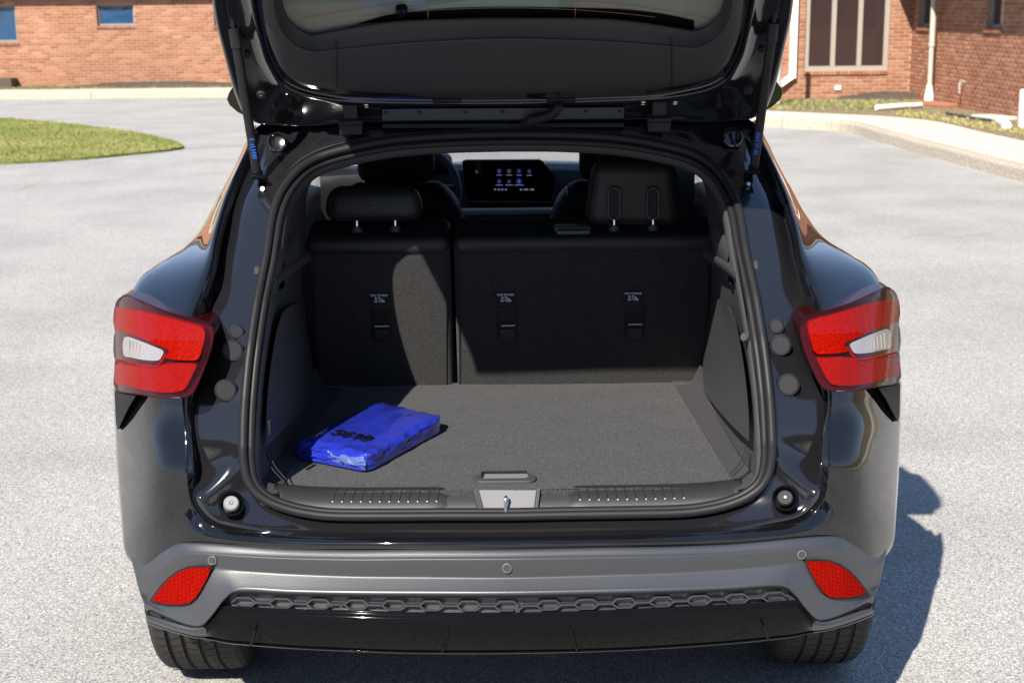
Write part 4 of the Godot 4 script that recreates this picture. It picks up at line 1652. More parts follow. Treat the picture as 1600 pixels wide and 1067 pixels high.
	# the twin-lip seal, one closed loop
	var st := surf()
	tube(st, both(seal_path(8.0, -0.004)), 0.0104, 10, true)
	var w := build("weather_seal", st, M.rubber, car)
	st = surf()
	tube(st, both(seal_path(20.0, 0.006)), 0.0092, 10, true)
	build("inner_lip", st, M.rubber, w)
	st = surf()
	var a := both(seal_path(-3.0, 0.016))
	var b := both(seal_path(30.0, 0.016))
	var c := both(seal_path(36.0, 0.06))
	grid(st, [a, b, c], true, false, true)
	build("flange", st, M.trim, w)

func car_cargo() -> void:
	var fh := 0.685
	# load floor
	var st := surf()
	var q := [at_h(445, 752, fh), at_h(1142, 742, fh), at_h(1051, 600, fh), at_h(534, 606, fh)]
	var fx0 := (absf(q[0].x) + absf(q[1].x)) * 0.5
	var fx1 := (absf(q[2].x) + absf(q[3].x)) * 0.5
	var zn := -3.13
	var zf := -4.10
	var g := []
	for i in 33:
		var row := []
		var t := i / 32.0
		var z := lerpf(zn, zf, t)
		for j in 33:
			var u := j / 16.0 - 1.0
			row.append(Vector3(u * lerpf(fx0, fx1, t), fh + 0.0012 * sin(i * 0.9 + j * 0.4) * sin(j * 0.7), z))
		g.append(row)
	grid(st, g)
	g = []
	for i in 33: g.append([Vector3(lerpf(-fx0, fx0, i / 32.0), fh, zn), Vector3(lerpf(-fx0, fx0, i / 32.0), fh - 0.02, zn + 0.004)])
	grid(st, g)
	var fl := build("load_floor", st, M.carpet, car)
	# the recessed handle: dark oval plate with a pale slot
	st = surf()
	var hc := at_h(789, 747.5, fh + 0.004)
	plate(st, hc, Basis(), 0.072, 0.030, 0.024, [Vector2(0, -0.006), Vector2(0, 0.001), Vector2(0.002, 0.003), Vector2(0.003, 0.003)])
	var hp := build("floor_handle", st, M.trim, fl)
	st = surf()
	plate(st, hc + Vector3(0, 0.003, -0.008), Basis(), 0.053, 0.0145, 0.008, [Vector2(0, -0.002), Vector2(0, 0.0006), Vector2(0.001, 0.0008)])
	build("handle_slot", st, M.pocket, hp)
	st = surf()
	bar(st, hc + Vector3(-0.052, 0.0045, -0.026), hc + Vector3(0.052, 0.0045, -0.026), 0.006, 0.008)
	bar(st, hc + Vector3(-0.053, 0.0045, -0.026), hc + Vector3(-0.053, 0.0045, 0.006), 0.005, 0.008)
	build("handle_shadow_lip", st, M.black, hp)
	for s in [-1.0, 1.0]:
		# side trim from the seal to the seat back (traced on the sunlit right side)
		var raw := [[[1190, 757, 3.115], [1143, 690, 3.42], [1097, 605, 4.06]], [[1189, 690, 3.115], [1150, 620, 3.5], [1103, 560, 4.05]], [[1182, 600, 3.16], [1152, 545, 3.5], [1108, 500, 4.03]], [[1174, 540, 3.20], [1148, 492, 3.5], [1112, 450, 4.02]], [[1163, 470, 3.26], [1141, 440, 3.55], [1112, 400, 4.0]], [[1152, 400, 3.33], [1131, 385, 3.6], [1108, 362, 4.0]], [[1142, 350, 3.46], [1126, 330, 3.65], [1105, 315, 4.02]], [[1125, 300, 3.55], [1110, 290, 3.75], [1098, 282, 4.1]], [[1094, 258, 3.63], [1085, 258, 3.8], [1076, 258, 4.1]]]
		var rows := []
		for r in raw:
			var row := []
			for e in r: row.append(at(e[0], e[1], e[2]))
			row.append(row[2] + Vector3(0.05, 0, -0.28))
			rows.append(row)
		var tr := sheet("side_trim", rows, 5, 6, M.trim, car, s)
		# ledge that carries a parcel shelf
		st = surf()
		var top := [at(1150, 427, 3.34), at(1139, 417, 3.42), at(1125, 407, 3.55), at(1112, 398, 3.70), at(1098, 389, 3.86)]
		var rr := []
		for p in cr(top, 5):
			var pp := sd(p, s)
			rr.append([pp + Vector3(s * 0.05, 0.028, 0), pp + Vector3(s * 0.02, 0.012, 0), pp + Vector3(s * 0.003, 0.002, 0), pp + Vector3(0, -0.004, 0.0), pp + Vector3(s * 0.002, -0.022, 0.0), pp + Vector3(s * 0.06, -0.034, 0.0)])
		grid(st, rr)
		for e in [rr[0], rr[-1]]:
			st.set_smooth_group(3)
			for k in range(1, 5): tri(st, e[0], e[k], e[k + 1])
		build("shelf_ledge", st, M.trim, tr)
		st = surf()
		rr = []
		for p in cr([at(1140, 402, 3.46), at(1134, 390, 3.52), at(1124, 372, 3.62), at(1117, 362, 3.70)], 4):
			var pp := sd(p, s)
			rr.append([pp + Vector3(s * 0.05, 0.05, 0), pp + Vector3(0, 0.02, 0), pp + Vector3(-s * 0.004, -0.01, 0), pp + Vector3(-s * 0.002, -0.06, 0.01), pp + Vector3(s * 0.03, -0.08, 0.01)])
		grid(st, rr)
		build("shelf_socket", st, M.trim, tr)
		# wheel-arch bulge
		raw = [[[1171, 690, 3.16], [1140, 660, 3.36], [1112, 628, 3.7], [1094, 603, 4.03]], [[1170, 640, 3.17], [1143, 600, 3.38], [1116, 580, 3.7], [1100, 560, 4.02]], [[1164, 580, 3.21], [1143, 545, 3.42], [1120, 528, 3.7], [1107, 515, 4.0]], [[1153, 515, 3.3], [1140, 500, 3.45], [1124, 488, 3.7], [1112, 478, 4.0]], [[1142, 480, 3.42], [1134, 474, 3.5], [1125, 468, 3.7], [1116, 462, 4.0]]]
		rows = []
		for r in raw:
			var row := []
			for e in r: row.append(at(e[0], e[1], e[2]))
			rows.append(row)
		sheet("wheel_arch_cover", rows, 5, 5, M.trim, tr, s)
		# flat plastic strip beside the floor
		st = surf()
		g = []
		for i in 25:
			var t := i / 24.0
			var z := lerpf(-3.10, -4.06, t)
			var x := lerpf(fx0, fx1, t)
			var wo := lerpf(0.085, 0.075, t) + 0.03 * (1.0 - t) * (1.0 - t)
			g.append([Vector3(s * (x + wo), fh + 0.06, z), Vector3(s * (x + wo * 0.7), fh + 0.012, z), Vector3(s * (x + 0.006), fh + 0.006, z), Vector3(s * (x + 0.001), fh + 0.004, z), Vector3(s * x, fh - 0.01, z)])
		grid(st, g)
		build("floor_side_strip", st, M.trim, car)
		st = surf()
		var e0 := at(1050, 601, 4.055)
		var e1 := at(1094, 602, 4.045)
		bar(st, sd(e0 + Vector3(0, 0.004, 0), s), sd(e1 + Vector3(0, 0.004, 0), s), 0.022, 0.012)
		build("strip_end", st, M.trim, car)
		for k in [[1142, 741, 1160, 718, 1166, 695], [1146, 744, 1163, 724, 1171, 700]]:
			st = surf()
			var pts := []
			for n in 3: pts.append(sd(at(k[n * 2], k[n * 2 + 1], lerpf(3.12, 3.2, n / 2.0)), s))
			tube(st, cr(pts, 5), 0.0016, 6)
			build("corner_groove", st, M.plug, tr)
	disc("trim_clip", at(1163, 527, 3.215), Vector3(-0.6, 0.1, 0.8), [Vector2(0, 0.004), Vector2(0.008, 0.003), Vector2(0.011, -0.004)], M.trim, car, 14)
	st = surf()
	rbox(st, Vector3(0.008, 0.034, 0.012), 0.003, Transform3D(Basis(), at(421, 668, 3.16)))
	build("trim_slot", st, M.black, car)
	# sill plate with two ribbed treads and the latch pocket
	st = surf()
	g = []
	for i in 41:
		var u := i / 20.0 - 1.0
		var x := u * 0.56
		var lift := 0.03 * pow(absf(u), 6.0)
		g.append([Vector3(x, fh - 0.006 + lift, -3.14), Vector3(x, 0.668 + lift, -3.118), Vector3(x, 0.655 + lift, -3.10), Vector3(x, 0.640 + lift, -3.092), Vector3(x, 0.620 + lift, -3.092)])
	grid(st, g)
	var sp := build("sill_plate", st, M.sill, car)
	for s in [-1.0, 1.0]:
		st = surf()
		var x0 := at(713, 775, 3.1).x
		var x1 := -0.53
		var rr := []
		var top0: float = at(600, 760, 3.15).y
		for i in 25:
			var t := i / 24.0
			var x := lerpf(x0, x1, t)
			var k := clampf(t / 0.11, 0.0, 1.0)
			k = k * k * (3.0 - 2.0 * k)
			var lift := 0.014 * pow(t, 5.0)
			var up := 0.014 * k + lift
			var ax: float = s * absf(x)
			var lf := lift - 0.012 * (1.0 - k)
			rr.append([Vector3(ax, 0.668 + lf, -3.147), Vector3(ax, 0.690 + lf, -3.141), Vector3(ax, 0.6665 + lf, -3.107), Vector3(ax, 0.6645 + lf, -3.103), Vector3(ax, 0.650 + lf, -3.092), Vector3(ax, 0.636 + lift, -3.089)])
		grid(st, rr)
		var pad := build("tread_pad", st, M.sill, sp)
		for i in 12:
			var px := 521.0 + i * 14.7
			var p0 := at(px + 4.0, 764, 3.132)
			st = surf()
			var x := p0.x
			var t := (x - x0) / (x1 - x0)
			var up := 0.014 * pow(t, 5.0)
			bar(st, Vector3(s * absf(x), 0.6905 + up, -3.1385), Vector3(s * (absf(x) + 0.006), 0.6684 + up, -3.1078), 0.0026, 0.0012)
			build("groove", st, M.black, pad)
			st = surf()
			rbox(st, Vector3(0.004, 0.003, 0.004), 0.0014, Transform3D(Basis(), Vector3(s * (absf(x) + 0.0062), 0.6674 + up, -3.1062)), 2)
			build("groove_end", st, M.zinc, pad)
	st = surf()
	fill(st, [Vector2(746, 765.5), Vector2(838, 765), Vector2(834, 797), Vector2(755, 797.5)], func(x, y): return 3.131 - 0.043 * (y - 765.0) / 32.0, 8.0, 0.0)
	var pk := build("latch_pocket", st, M.pocket, sp)
	st = surf()
	bar(st, at(742, 765, 3.129), at(751, 798, 3.086), 0.012, 0.010)
	bar(st, at(842, 765, 3.129), at(838, 798, 3.086), 0.007, 0.010)
	build("pocket_side", st, M.trim, sp)
	st = surf()
	var b0 := at(790, 797, 3.080)
	var tp := at(790, 779, 3.085)
	tube(st, cr([b0 + Vector3(-0.001, -0.02, 0), b0, tp + Vector3(0, -0.004, 0), tp + Vector3(0.001, 0, -0.006), tp + Vector3(0.002, -0.006, -0.016), b0 + Vector3(0.003, -0.01, -0.018)], 5), 0.0042, 10)
	build("striker", st, M.steel, sp)

func car_seats() -> void:
	var bpt := Vector3(0, 0.685, -4.085)
	var tp := at(900, 373, 3.970)
	var u := Vector3(0, tp.y - bpt.y, tp.z - bpt.z).normalized()
	var n := Vector3(0, -u.z, u.y)
	var L := Vector3(0, tp.y - bpt.y, tp.z - bpt.z).length()
	var bs := Basis(Vector3.RIGHT, u, n)
	var on := func(px: float, py: float, lift: float) -> Vector3: return on_plane(px, py, bpt + n * lift, n)
	var spec := [[486.0, 703.5, [[592, 466]]], [711.5, 1112.0, [[790, 465], [989, 463]]]]
	for k in 2:
		var q = spec[k]
		var xl: float = on.call(q[0], 480, 0.0).x
		var xr: float = on.call(q[1], 480, 0.0).x
		var st := surf()
		var c := bpt + u * (L - 0.02 - 0.15) * 0.5 - n * 0.075
		c.x = (xl + xr) * 0.5
		rbox(st, Vector3(xr - xl, L - 0.02 + 0.15, 0.15), 0.018, Transform3D(bs, c), 4, 6, func(p: Vector3) -> Vector3: return p + Vector3(0, 0, 0.004 * cos(p.x * 4.0) * cos(p.y * 3.0)))
		var seat := build("rear_seat_back", st, M.seat_carpet, car)
		st = surf()
		var ct := bpt + u * (L - 0.018) - n * 0.07
		ct.x = c.x
		rbox(st, Vector3(xr - xl + 0.006, 0.055, 0.165), 0.026, Transform3D(bs, ct), 5, 4)
		build("top_roll", st, M.leather, seat)
		# seam round the carpeted panel
		st = surf()
		var e := 6.0
		var pts := [Vector2(q[0] + e, 602), Vector2(q[0] + e, 400), Vector2(q[0] + e + 3, 391), Vector2(q[0] + e + 12, 387), Vector2(q[1] - e - 12, 386), Vector2(q[1] - e - 3, 390), Vector2(q[1] - e, 400), Vector2(q[1] - e, 602)]
		var path := []
		for p in pts: path.append(on.call(p.x, p.y, 0.0052))
		tube(st, path, 0.0016, 6)
		build("seam", st, M.leather, seat)
		# child-seat anchors
		for a in q[2]:
			st = surf()
			var p: Vector3 = on.call(a[0], a[1], 0.004)
			rbox(st, Vector3(0.054, 0.034, 0.006), 0.004, Transform3D(bs, p), 3)
			var tg := build("tether_tag", st, M.black, seat)
			tether_ink(p + n * 0.0036, bs, tg)
			st = surf()
			var p2: Vector3 = on.call(a[0] + 3, a[1] + 39, 0.003)
			rbox(st, Vector3(0.058, 0.100, 0.006), 0.005, Transform3D(bs, p2), 3)
			build("anchor_cover", st, M.black, seat)
			st = surf()
			var p3: Vector3 = on.call(a[0] + 3, a[1] + 58, 0.008)
			rbox(st, Vector3(0.044, 0.036, 0.008), 0.006, Transform3D(bs, p3), 3)
			build("anchor_pad", st, M.leather, seat)
			st = surf()
			var w0: Vector3 = on.call(a[0] - 7, a[1] + 44, 0.014)
			var w1: Vector3 = on.call(a[0] + 15, a[1] + 43.6, 0.014)
			tube(st, [w0, w1], 0.0022, 8)
			build("anchor_bar", st, M.zinc, seat)
	# outer head rests: folded low on the left, standing with guide slots on the right
	var hl := thing_part("rear_headrest", car)
	var st := surf()
	var a := at(585, 318, 4.02)
	rbox(st, Vector3(0.262, 0.098, 0.13), 0.04, Transform3D(Basis(Vector3.RIGHT, -0.15), a), 6, 3, func(p: Vector3) -> Vector3: return p * Vector3(1.0 - 0.06 * (p.y / 0.05), 1, 1))
	build("cushion", st, M.leather, hl)
	for y in [296.0, 325.0]:
		st = surf()
		var pts := []
		for i in 13:
			var x := lerpf(524, 646, i / 12.0)
			pts.append(at(x, y + (3.5 if y > 310 else 1.0) * pow(absf(x - 585) / 61.0, 4.0) * (2.5 if y > 310 and x > 585 else 1.0), 3.955 + 0.012 * pow(absf(x - 585) / 61.0, 2.0) + (0.02 if y < 310 else 0.0)))
		tube(st, pts, 0.0013, 6)
		build("stitching", st, M.stitch, hl)
	posts(hl, [[557, 351, 340], [617, 350, 339]])
	var hr := thing_part("rear_headrest", car)
	st = surf()
	a = at(990, 300, 4.03)
	rbox(st, Vector3(0.252, 0.19, 0.085), 0.04, Transform3D(Basis(Vector3.RIGHT, 0.1), a), 6, 3, func(p: Vector3) -> Vector3: return p * Vector3(1.0 - 0.10 * (p.y / 0.095), 1, 1))
	build("cushion", st, M.leather, hr)
	for x in [960.0, 1021.0]:
		st = surf()
		var loop := []
		for i in 24:
			var an := TAU * i / 24.0
			var yy := 318.0 + sin(an) * 8.0 + (16.0 if sin(an) > 0 else -16.0)
			loop.append(at(x + cos(an) * 9.0, yy, 3.972))
		tube(st, loop, 0.0034, 6, true)
		build("slot_rim", st, M.trim, hr)
		st = surf()
		fill(st, [Vector2(x - 8, 302), Vector2(x - 4, 296), Vector2(x + 4, 296), Vector2(x + 8, 302), Vector2(x + 8, 336), Vector2(x + 4, 342), Vector2(x - 4, 342), Vector2(x - 8, 336)], func(_x, _y): return 3.976, 6.0, 0.004)
		build("slot", st, M.black, hr)
	posts(hr, [[960, 349, 336], [1021, 348, 335]])
	# belt guide between the posts
	st = surf()
	rbox(st, Vector3(0.092, 0.012, 0.03), 0.004, Transform3D(Basis(), at(896, 362, 3.955)))
	rbox(st, Vector3(0.10, 0.016, 0.05), 0.006, Transform3D(Basis(), at(894, 356, 3.99)))
	build("belt_guide", st, M.trim, car)

func thing_part(called: String, parent: Node) -> Node3D:
	var o := Node3D.new()
	var nm := called
	var k := 0
	while parent.has_node(NodePath(nm)):
		k += 1
		nm = "%s_%03d" % [called, k]
	o.name = nm
	parent.add_child(o, true)
	return o

func posts(parent: Node, list: Array) -> void:
	for q in list:
		var st := surf()
		var b := at(q[0], q[1] + 9.0, 3.985)
		tube(st, [b, at(q[0], q[2] - 6.0, 3.985)], 0.0058, 10)
		build("post", st, M.chrome, parent)
		disc("post_collar", b, Vector3.UP, [Vector2(0.006, 0.012), Vector2(0.013, 0.010), Vector2(0.016, 0.0), Vector2(0.018, -0.004)], M.trim, parent, 14)

func text_mesh(t: String, h: float, bold := true) -> TextMesh:
	var f := SystemFont.new()
	f.font_names = PackedStringArray(["Droid Sans"])
	if bold: f.font_weight = 700
	var m := TextMesh.new()
	m.font = f
	m.text = t
	m.font_size = 64
	m.pixel_size = h / 46.0
	m.depth = h * 0.04
	m.curve_step = 2.0
	return m

func tether_ink(p: Vector3, bs: Basis, parent: Node) -> void:
	var t := obj("tag_text", text_mesh("TOP TETHER", 0.0062), M.white_ink, parent)
	t.transform = Transform3D(bs, p + bs.y * 0.0105)
	# anchor and seat pictogram
	var st := surf()
	var m := func(x: float, y: float) -> Vector3: return p + bs.x * x * 0.001 + bs.y * y * 0.001
	var w := 0.0017
	for l in [[-9, 2, -9, -10], [-12.5, -1, -5.5, -1]]:
		bar(st, m.call(l[0], l[1]), m.call(l[2], l[3]), w, 0.0006, bs.z)
	var arc := []
	for i in 9:
		var an := PI + PI * i / 8.0
		arc.append(m.call(-9 + cos(an) * 5.5, -5.0 + sin(an) * 5.5))
	for i in 8: bar(st, arc[i], arc[i + 1], w, 0.0006, bs.z)
	arc = []
	for i in 9:
		var an := TAU * i / 8.0
		arc.append(m.call(-9 + cos(an) * 1.8, 3.6 + sin(an) * 1.8))
	for i in 8: bar(st, arc[i], arc[i + 1], w * 0.7, 0.0006, bs.z)
	for l in [[-2, 4, 2, 4], [-2, 4, 2, -10], [2, -10, 15, -10], [15, -10, 15, -6], [15, -6, 10, -5], [2, 4, 5, -1], [4, 1, 10, -2], [5, -1, 11, -5], [6, -3, 13, -7], [5, -5, 13, -8]]:
		bar(st, m.call(l[0], l[1]), m.call(l[2], l[3]), w, 0.0006, bs.z)
	build("tag_symbol", st, M.white_ink, parent)

func car_cabin() -> void:
	for s in [-1.0, 1.0]:
		var fs := thing_part("front_seat", car)
		var cx: float = 0.375 * s
		var st := surf()
		rbox(st, Vector3(0.53, 0.62, 0.16), 0.075, Transform3D(Basis(Vector3.RIGHT, 0.28), Vector3(cx, 0.875, -5.02)), 6, 4, func(p: Vector3) -> Vector3: return p * Vector3(1.0 - 0.35 * pow(clampf((p.y + 0.05) / 0.36, 0.0, 1.0), 2.2), 1, 1))
		build("backrest", st, M.leather, fs)
		st = surf()
		rbox(st, Vector3(0.26, 0.17, 0.10), 0.045, Transform3D(Basis(Vector3.RIGHT, 0.2), Vector3(cx, 1.262, -4.92)), 6, 3)
		build("headrest", st, M.leather, fs)
		st = surf()
		for dx in [-0.06, 0.06]:
			tube(st, [Vector3(cx + dx, 1.14, -4.95), Vector3(cx + dx, 1.22, -4.93)], 0.006, 8)
		build("headrest_post", st, M.chrome, fs)
		st = surf()
		rbox(st, Vector3(0.53, 0.16, 0.5), 0.06, Transform3D(Basis(), Vector3(cx, 0.52, -5.28)))
		build("seat_cushion", st, M.leather, fs)
	var st := surf()
	box(st, Vector3(-0.62, 0.3, -4.75), Vector3(0.62, 0.62, -4.2))
	build("rear_bench", st, M.leather, car)
	# dashboard
	var top := []
	for d in [[5.88, 1.05], [5.90, 1.13], [5.95, 1.140], [6.2, 1.125], [6.5, 1.085], [6.74, 1.03]]:
		var row := []
		for i in 9:
			var x := lerpf(-0.76, 0.76, i / 8.0)
			row.append(Vector3(x, d[1] - 0.03 * absf(x), -d[0]))
		top.append(row)
	top.push_front([])
	for i in 9: top[0].append(Vector3(lerpf(-0.76, 0.76, i / 8.0), 0.45, -5.95))
	var dash := sheet("dashboard", top, 3, 2, M.dash, car)
	# screen
	st = surf()
	var so := [Vector2(722, 252), Vector2(728, 249.5), Vector2(842, 249), Vector2(849, 252), Vector2(868, 279), Vector2(858, 322), Vector2(735, 323), Vector2(728, 300)]
	fill(st, so, func(_x, _y): return 5.84, 12.0, 0.03)
	build("screen", st, M.gloss_black, dash)
	var icons := [[780, 267, 4.0], [795.5, 267, 4.0], [811, 267, 4.0], [827, 267.5, 4.0], [780, 283, 4.0], [795.5, 283, 4.0], [811, 283, 4.2], [745, 268, 3.4]]
	var cols := [Color(0.16, 0.16, 0.42), Color(0.20, 0.19, 0.20), Color(0.09, 0.15, 0.42), Color(0.12, 0.14, 0.26), Color(0.10, 0.14, 0.45), Color(0.12, 0.12, 0.20), Color(0.12, 0.28, 0.62), Color(0.10, 0.12, 0.16)]
	for i in icons.size():
		var e = icons[i]
		st = surf()
		var p := at(e[0], e[1], 5.836)
		var r: float = e[2] * 0.00255
		lathe(st, [Vector2(0, 0.001), Vector2(r, 0.001), Vector2(r, 0.0)], facing(p, Vector3(0, 0.0, 1)), 16)
		var m := StandardMaterial3D.new()
		m.albedo_color = Color(0.02, 0.02, 0.03)
		m.emission_enabled = true
		m.emission = cols[i]
		m.emission_energy_multiplier = 0.28
		build("screen_icon", st, m, dash)
	var lit := StandardMaterial3D.new()
	lit.albedo_color = Color(0.02, 0.02, 0.03)
	lit.emission_enabled = true
	lit.emission = Color(0.55, 0.6, 0.78)
	lit.emission_energy_multiplier = 0.25
	for e in icons:
		st = surf()
		var p := at(e[0], e[1], 5.834)
		var k := 0.0035
		bar(st, p + Vector3(-k, -k, 0.001), p + Vector3(k, -k, 0.001), 0.0018, 0.001, Vector3.BACK)
		bar(st, p + Vector3(-k, 0.0, 0.001), p + Vector3(k * 0.4, k, 0.001), 0.0018, 0.001, Vector3.BACK)
		build("screen_symbol", st, lit, dash)
	for e in [[776, 784, 273.5], [791, 800, 273.5], [807, 815, 273.5], [823, 831, 274], [774.5, 785.5, 289], [789.5, 801.5, 289], [804, 818, 289]]:
		st = surf()
		bar(st, at(e[0], e[2], 5.835), at(e[1], e[2], 5.835), 0.0026, 0.001, Vector3.BACK)
		build("screen_caption", st, lit, dash)
	for e in [773.5, 779.5, 785, 790.5, 814, 820, 824, 830, 833]:
		st = surf()
		bar(st, at(e - 1.5, 296, 5.835), at(e + 1.5, 296, 5.835), 0.006, 0.001, Vector3.BACK)
		build("screen_status_mark", st, lit, dash)
	# vents, satin trim, climate panel with two knobs
	st = surf()
	bar(st, at(730, 314.5, 5.83), at(860, 316, 5.83), 0.004, 0.01)
	for e in [[755, 762], [802, 805]]:
		bar(st, at(e[0], 314.5, 5.825), at(e[1], 314.5, 5.825), 0.006, 0.008)
	build("air_vent", st, M.steel, dash)
	st = surf()
	rbox(st, Vector3(1.2, 0.028, 0.03), 0.008, Transform3D(Basis(), at(790, 330.5, 5.82)))
	build("satin_trim", st, M.satin, dash)
	st = surf()
	rbox(st, Vector3(0.26, 0.055, 0.02), 0.006, Transform3D(Basis(), at(805, 350, 5.83)))
	build("climate_panel", st, mat(0.10, 0.10, 0.08, 0.4), dash)
	for x in [790.0, 815.0]:
		disc("climate_knob", at(x, 351, 5.815), Vector3(0, 0.2, 1), [Vector2(0, 0.02), Vector2(0.014, 0.02), Vector2(0.017, 0.017), Vector2(0.019, 0.0)], M.steel, dash, 16)
	st = surf()
	var ring := []
	var wc := Vector3(-0.375, 1.06, -5.62)
	var wb := Basis(Vector3.RIGHT, -0.42)
	for i in 40: ring.append(wc + wb * Vector3(cos(TAU * i / 40) * 0.185, sin(TAU * i / 40) * 0.185, 0))
	tube(st, ring, 0.015, 10, true)
	for an in [0.1, PI - 0.1, -PI / 2]:
		tube(st, [wc, wc + wb * Vector3(cos(an), sin(an), 0) * 0.18], 0.014, 8)
	build("steering_wheel", st, M.wheel, car)
	st = surf()
	rbox(st, Vector3(0.30, 0.08, 0.12), 0.03, Transform3D(Basis(), Vector3(-0.375, 1.14, -5.92)))
	build("instrument_hood", st, M.leather, car)

func car_lid() -> void:
	var lid := thing_part("tailgate", car)
	var O := [[792, 191], [700, 191], [610, 191.5], [540, 193.5], [487, 197.5], [440, 196.5], [404, 193], [382, 179], [367, 146], [357, 112], [347.5, 76], [338.5, 40], [332, 0], [328, -40], [326, -85], [327, -112]]
	var K := [[792, 166], [700, 166], [615, 165], [548, 164], [510, 159], [471, 151], [447, 140], [432, 127], [420, 108], [411, 88], [404, 60], [397, 32], [391, 0], [388, -40], [386, -85], [386, -112]]
	var Tr := [[792, 146], [700, 146], [620, 145], [560, 142], [520, 139], [485, 133], [459, 124], [440, 107], [428, 84], [420, 63], [415, 42], [411, 15], [409, -8], [408, -40], [408, -85], [408, -112]]
	var F := [[792, 58], [700, 61], [620, 66], [560, 72], [522, 76], [490, 79], [466, 72], [450, 60], [441, 48], [435, 36], [431, 23], [428, 8], [426, -8], [424, -40], [424, -85], [424, -112]]
	var G := [[792, 28], [700, 29.5], [620, 33], [560, 41], [520, 48], [489, 53], [474, 49], [462, 41], [455, 33.5], [449, 26], [445, 17], [442, 8], [440, -8], [438, -40], [438, -85], [438, -112]]
	for s in [-1.0, 1.0]:
		var rows := []
		var skin := []
		var trim := []
		var gl := []
		for i in O.size():
			var o = O[i]
			var k = K[i]
			var t = Tr[i]
			var f = F[i]
			var g = G[i]
			var inx := 14.0 if i > 5 else 0.0
			var cf := clampf((i - 2) / 4.0, 0.25, 1.0)
			rows.append([lp(o[0] + inx, o[1], -0.05), lp(o[0], o[1], -0.012), lp(lerpf(o[0], k[0], 0.05), lerpf(o[1], k[1], 0.05), 0.0), lp(lerpf(o[0], k[0], 0.35), lerpf(o[1], k[1], 0.35), -0.004), lp(lerpf(o[0], k[0], 0.85), lerpf(o[1], k[1], 0.85), 0.002), lp(k[0], k[1], 0.012 * cf), lp(lerpf(k[0], t[0], 0.25), lerpf(k[1], t[1], 0.25), 0.010 * cf), lp(lerpf(k[0], t[0], 0.5), lerpf(k[1], t[1], 0.5), -0.004), lp(t[0], t[1], -0.004)])
			trim.append([lp(t[0], t[1], -0.002), lp(t[0], t[1], 0.016), lp(lerpf(t[0], f[0], 0.10), lerpf(t[1], f[1], 0.10), 0.028), lp(lerpf(t[0], f[0], 0.5), lerpf(t[1], f[1], 0.5), 0.034), lp(lerpf(t[0], f[0], 0.94), lerpf(t[1], f[1], 0.94), 0.036), lp(f[0], f[1], 0.033), lp(lerpf(f[0], g[0], 0.6), lerpf(f[1], g[1], 0.6), 0.012), lp(g[0], g[1], 0.0), lp(g[0], g[1], -0.012)])
			skin.append([lp(o[0] + inx, o[1], -0.05), lp(o[0] + inx, o[1], -0.056), lp(k[0], k[1], -0.075), lp(t[0], t[1], -0.075), lp(g[0], g[1], -0.06), lp(g[0], g[1], -0.018)])
		if s < 0:
			sheet("inner_frame", twin_rows(rows), 4, 3, M.frame, lid)
			sheet("trim_panel", twin_rows(trim), 4, 3, M.lid_trim, lid)
			sheet("outer_skin", twin_rows(skin), 3, 2, M.paint, lid)
		# bolts and plugs on the inner frame
		for q in [[384, 85, 0.010], [408, 148, 0.013], [454, 170, 0.008]]:
			disc("frame_bolt", sd(lp(q[0], q[1], 0.0), s), LIDN, [Vector2(0, 0.009), Vector2(q[2] * 0.4, 0.009), Vector2(q[2] * 0.5, 0.005), Vector2(q[2] * 0.9, 0.004), Vector2(q[2], -0.01)], M.plug, lid, 14)
		# the spoiler's drooping end, outboard of the frame
		var st := surf()
		fill(st, [Vector2(362, 137), Vector2(356.5, 146), Vector2(354, 155), Vector2(358, 164), Vector2(370, 174.5), Vector2(384, 182), Vector2(398, 186), Vector2(390, 160), Vector2(372, 130)], func(_x, _y): return 3.74, 6.0, 0.16, s)
		build("spoiler_end", st, M.paint, lid)
		# trim seam
		st = surf()
		tube(st, [sd(lp(526, 138, 0.030), s), sd(lp(525.5, 110, 0.0375), s), sd(lp(525, 78, 0.0375), s), sd(lp(524.5, 64, 0.022), s)], 0.0012, 6)
		build("trim_seam", st, M.black, lid)
		# hinge
		var hg := thing_part("hinge", car)
		st = surf()
		var hc := sd(lp(548, 178, 0.012), s)
		rbox(st, Vector3(0.105, 0.022, 0.010), 0.003, Transform3D(Basis(), hc + Vector3(0, 0.028, -0.002)))
		rbox(st, Vector3(0.036, 0.060, 0.012), 0.004, Transform3D(Basis(Vector3.RIGHT, 0.2), hc + Vector3(0, -0.004, 0.006)))
		tube(st, [hc + Vector3(-0.030, -0.020, 0.014), hc + Vector3(0.030, -0.020, 0.014)], 0.008, 12)
		rbox(st, Vector3(0.058, 0.026, 0.014), 0.004, Transform3D(Basis(), hc + Vector3(0, -0.038, 0.010)))
		build("hinge_body", st, M.rubber, hg)
		for dx in [-0.04, 0.04]:
			disc("hinge_bolt", hc + Vector3(dx, 0.026, 0.004), Vector3(0, 0, 1), [Vector2(0, 0.008), Vector2(0.006, 0.008), Vector2(0.007, 0), Vector2(0.011, 0), Vector2(0.011, -0.004)], M.steel, hg, 10)
		# gas strut
		var gs := thing_part("gas_strut", car)
		var lo := at(400.5, 268, 3.565)
		var capp := at(367, 58, 3.475)
		var hi := at(356, -8, 3.425)
		st = surf()
		tube(st, [sd(lo, s), sd(lo.lerp(capp, 0.05), s), sd(capp, s)], 0.0112, 14)
		build("cylinder", st, M.black, gs)
		st = surf()
		tube(st, [sd(lo.lerp(capp, 0.93), s), sd(capp + (capp - lo).normalized() * 0.022, s)], 0.0135, 14)
		build("collar", st, M.rubber, gs)
		st = surf()
		tube(st, [sd(capp, s), sd(hi, s), sd(hi + (hi - capp) * 1.2, s)], 0.0055, 10)
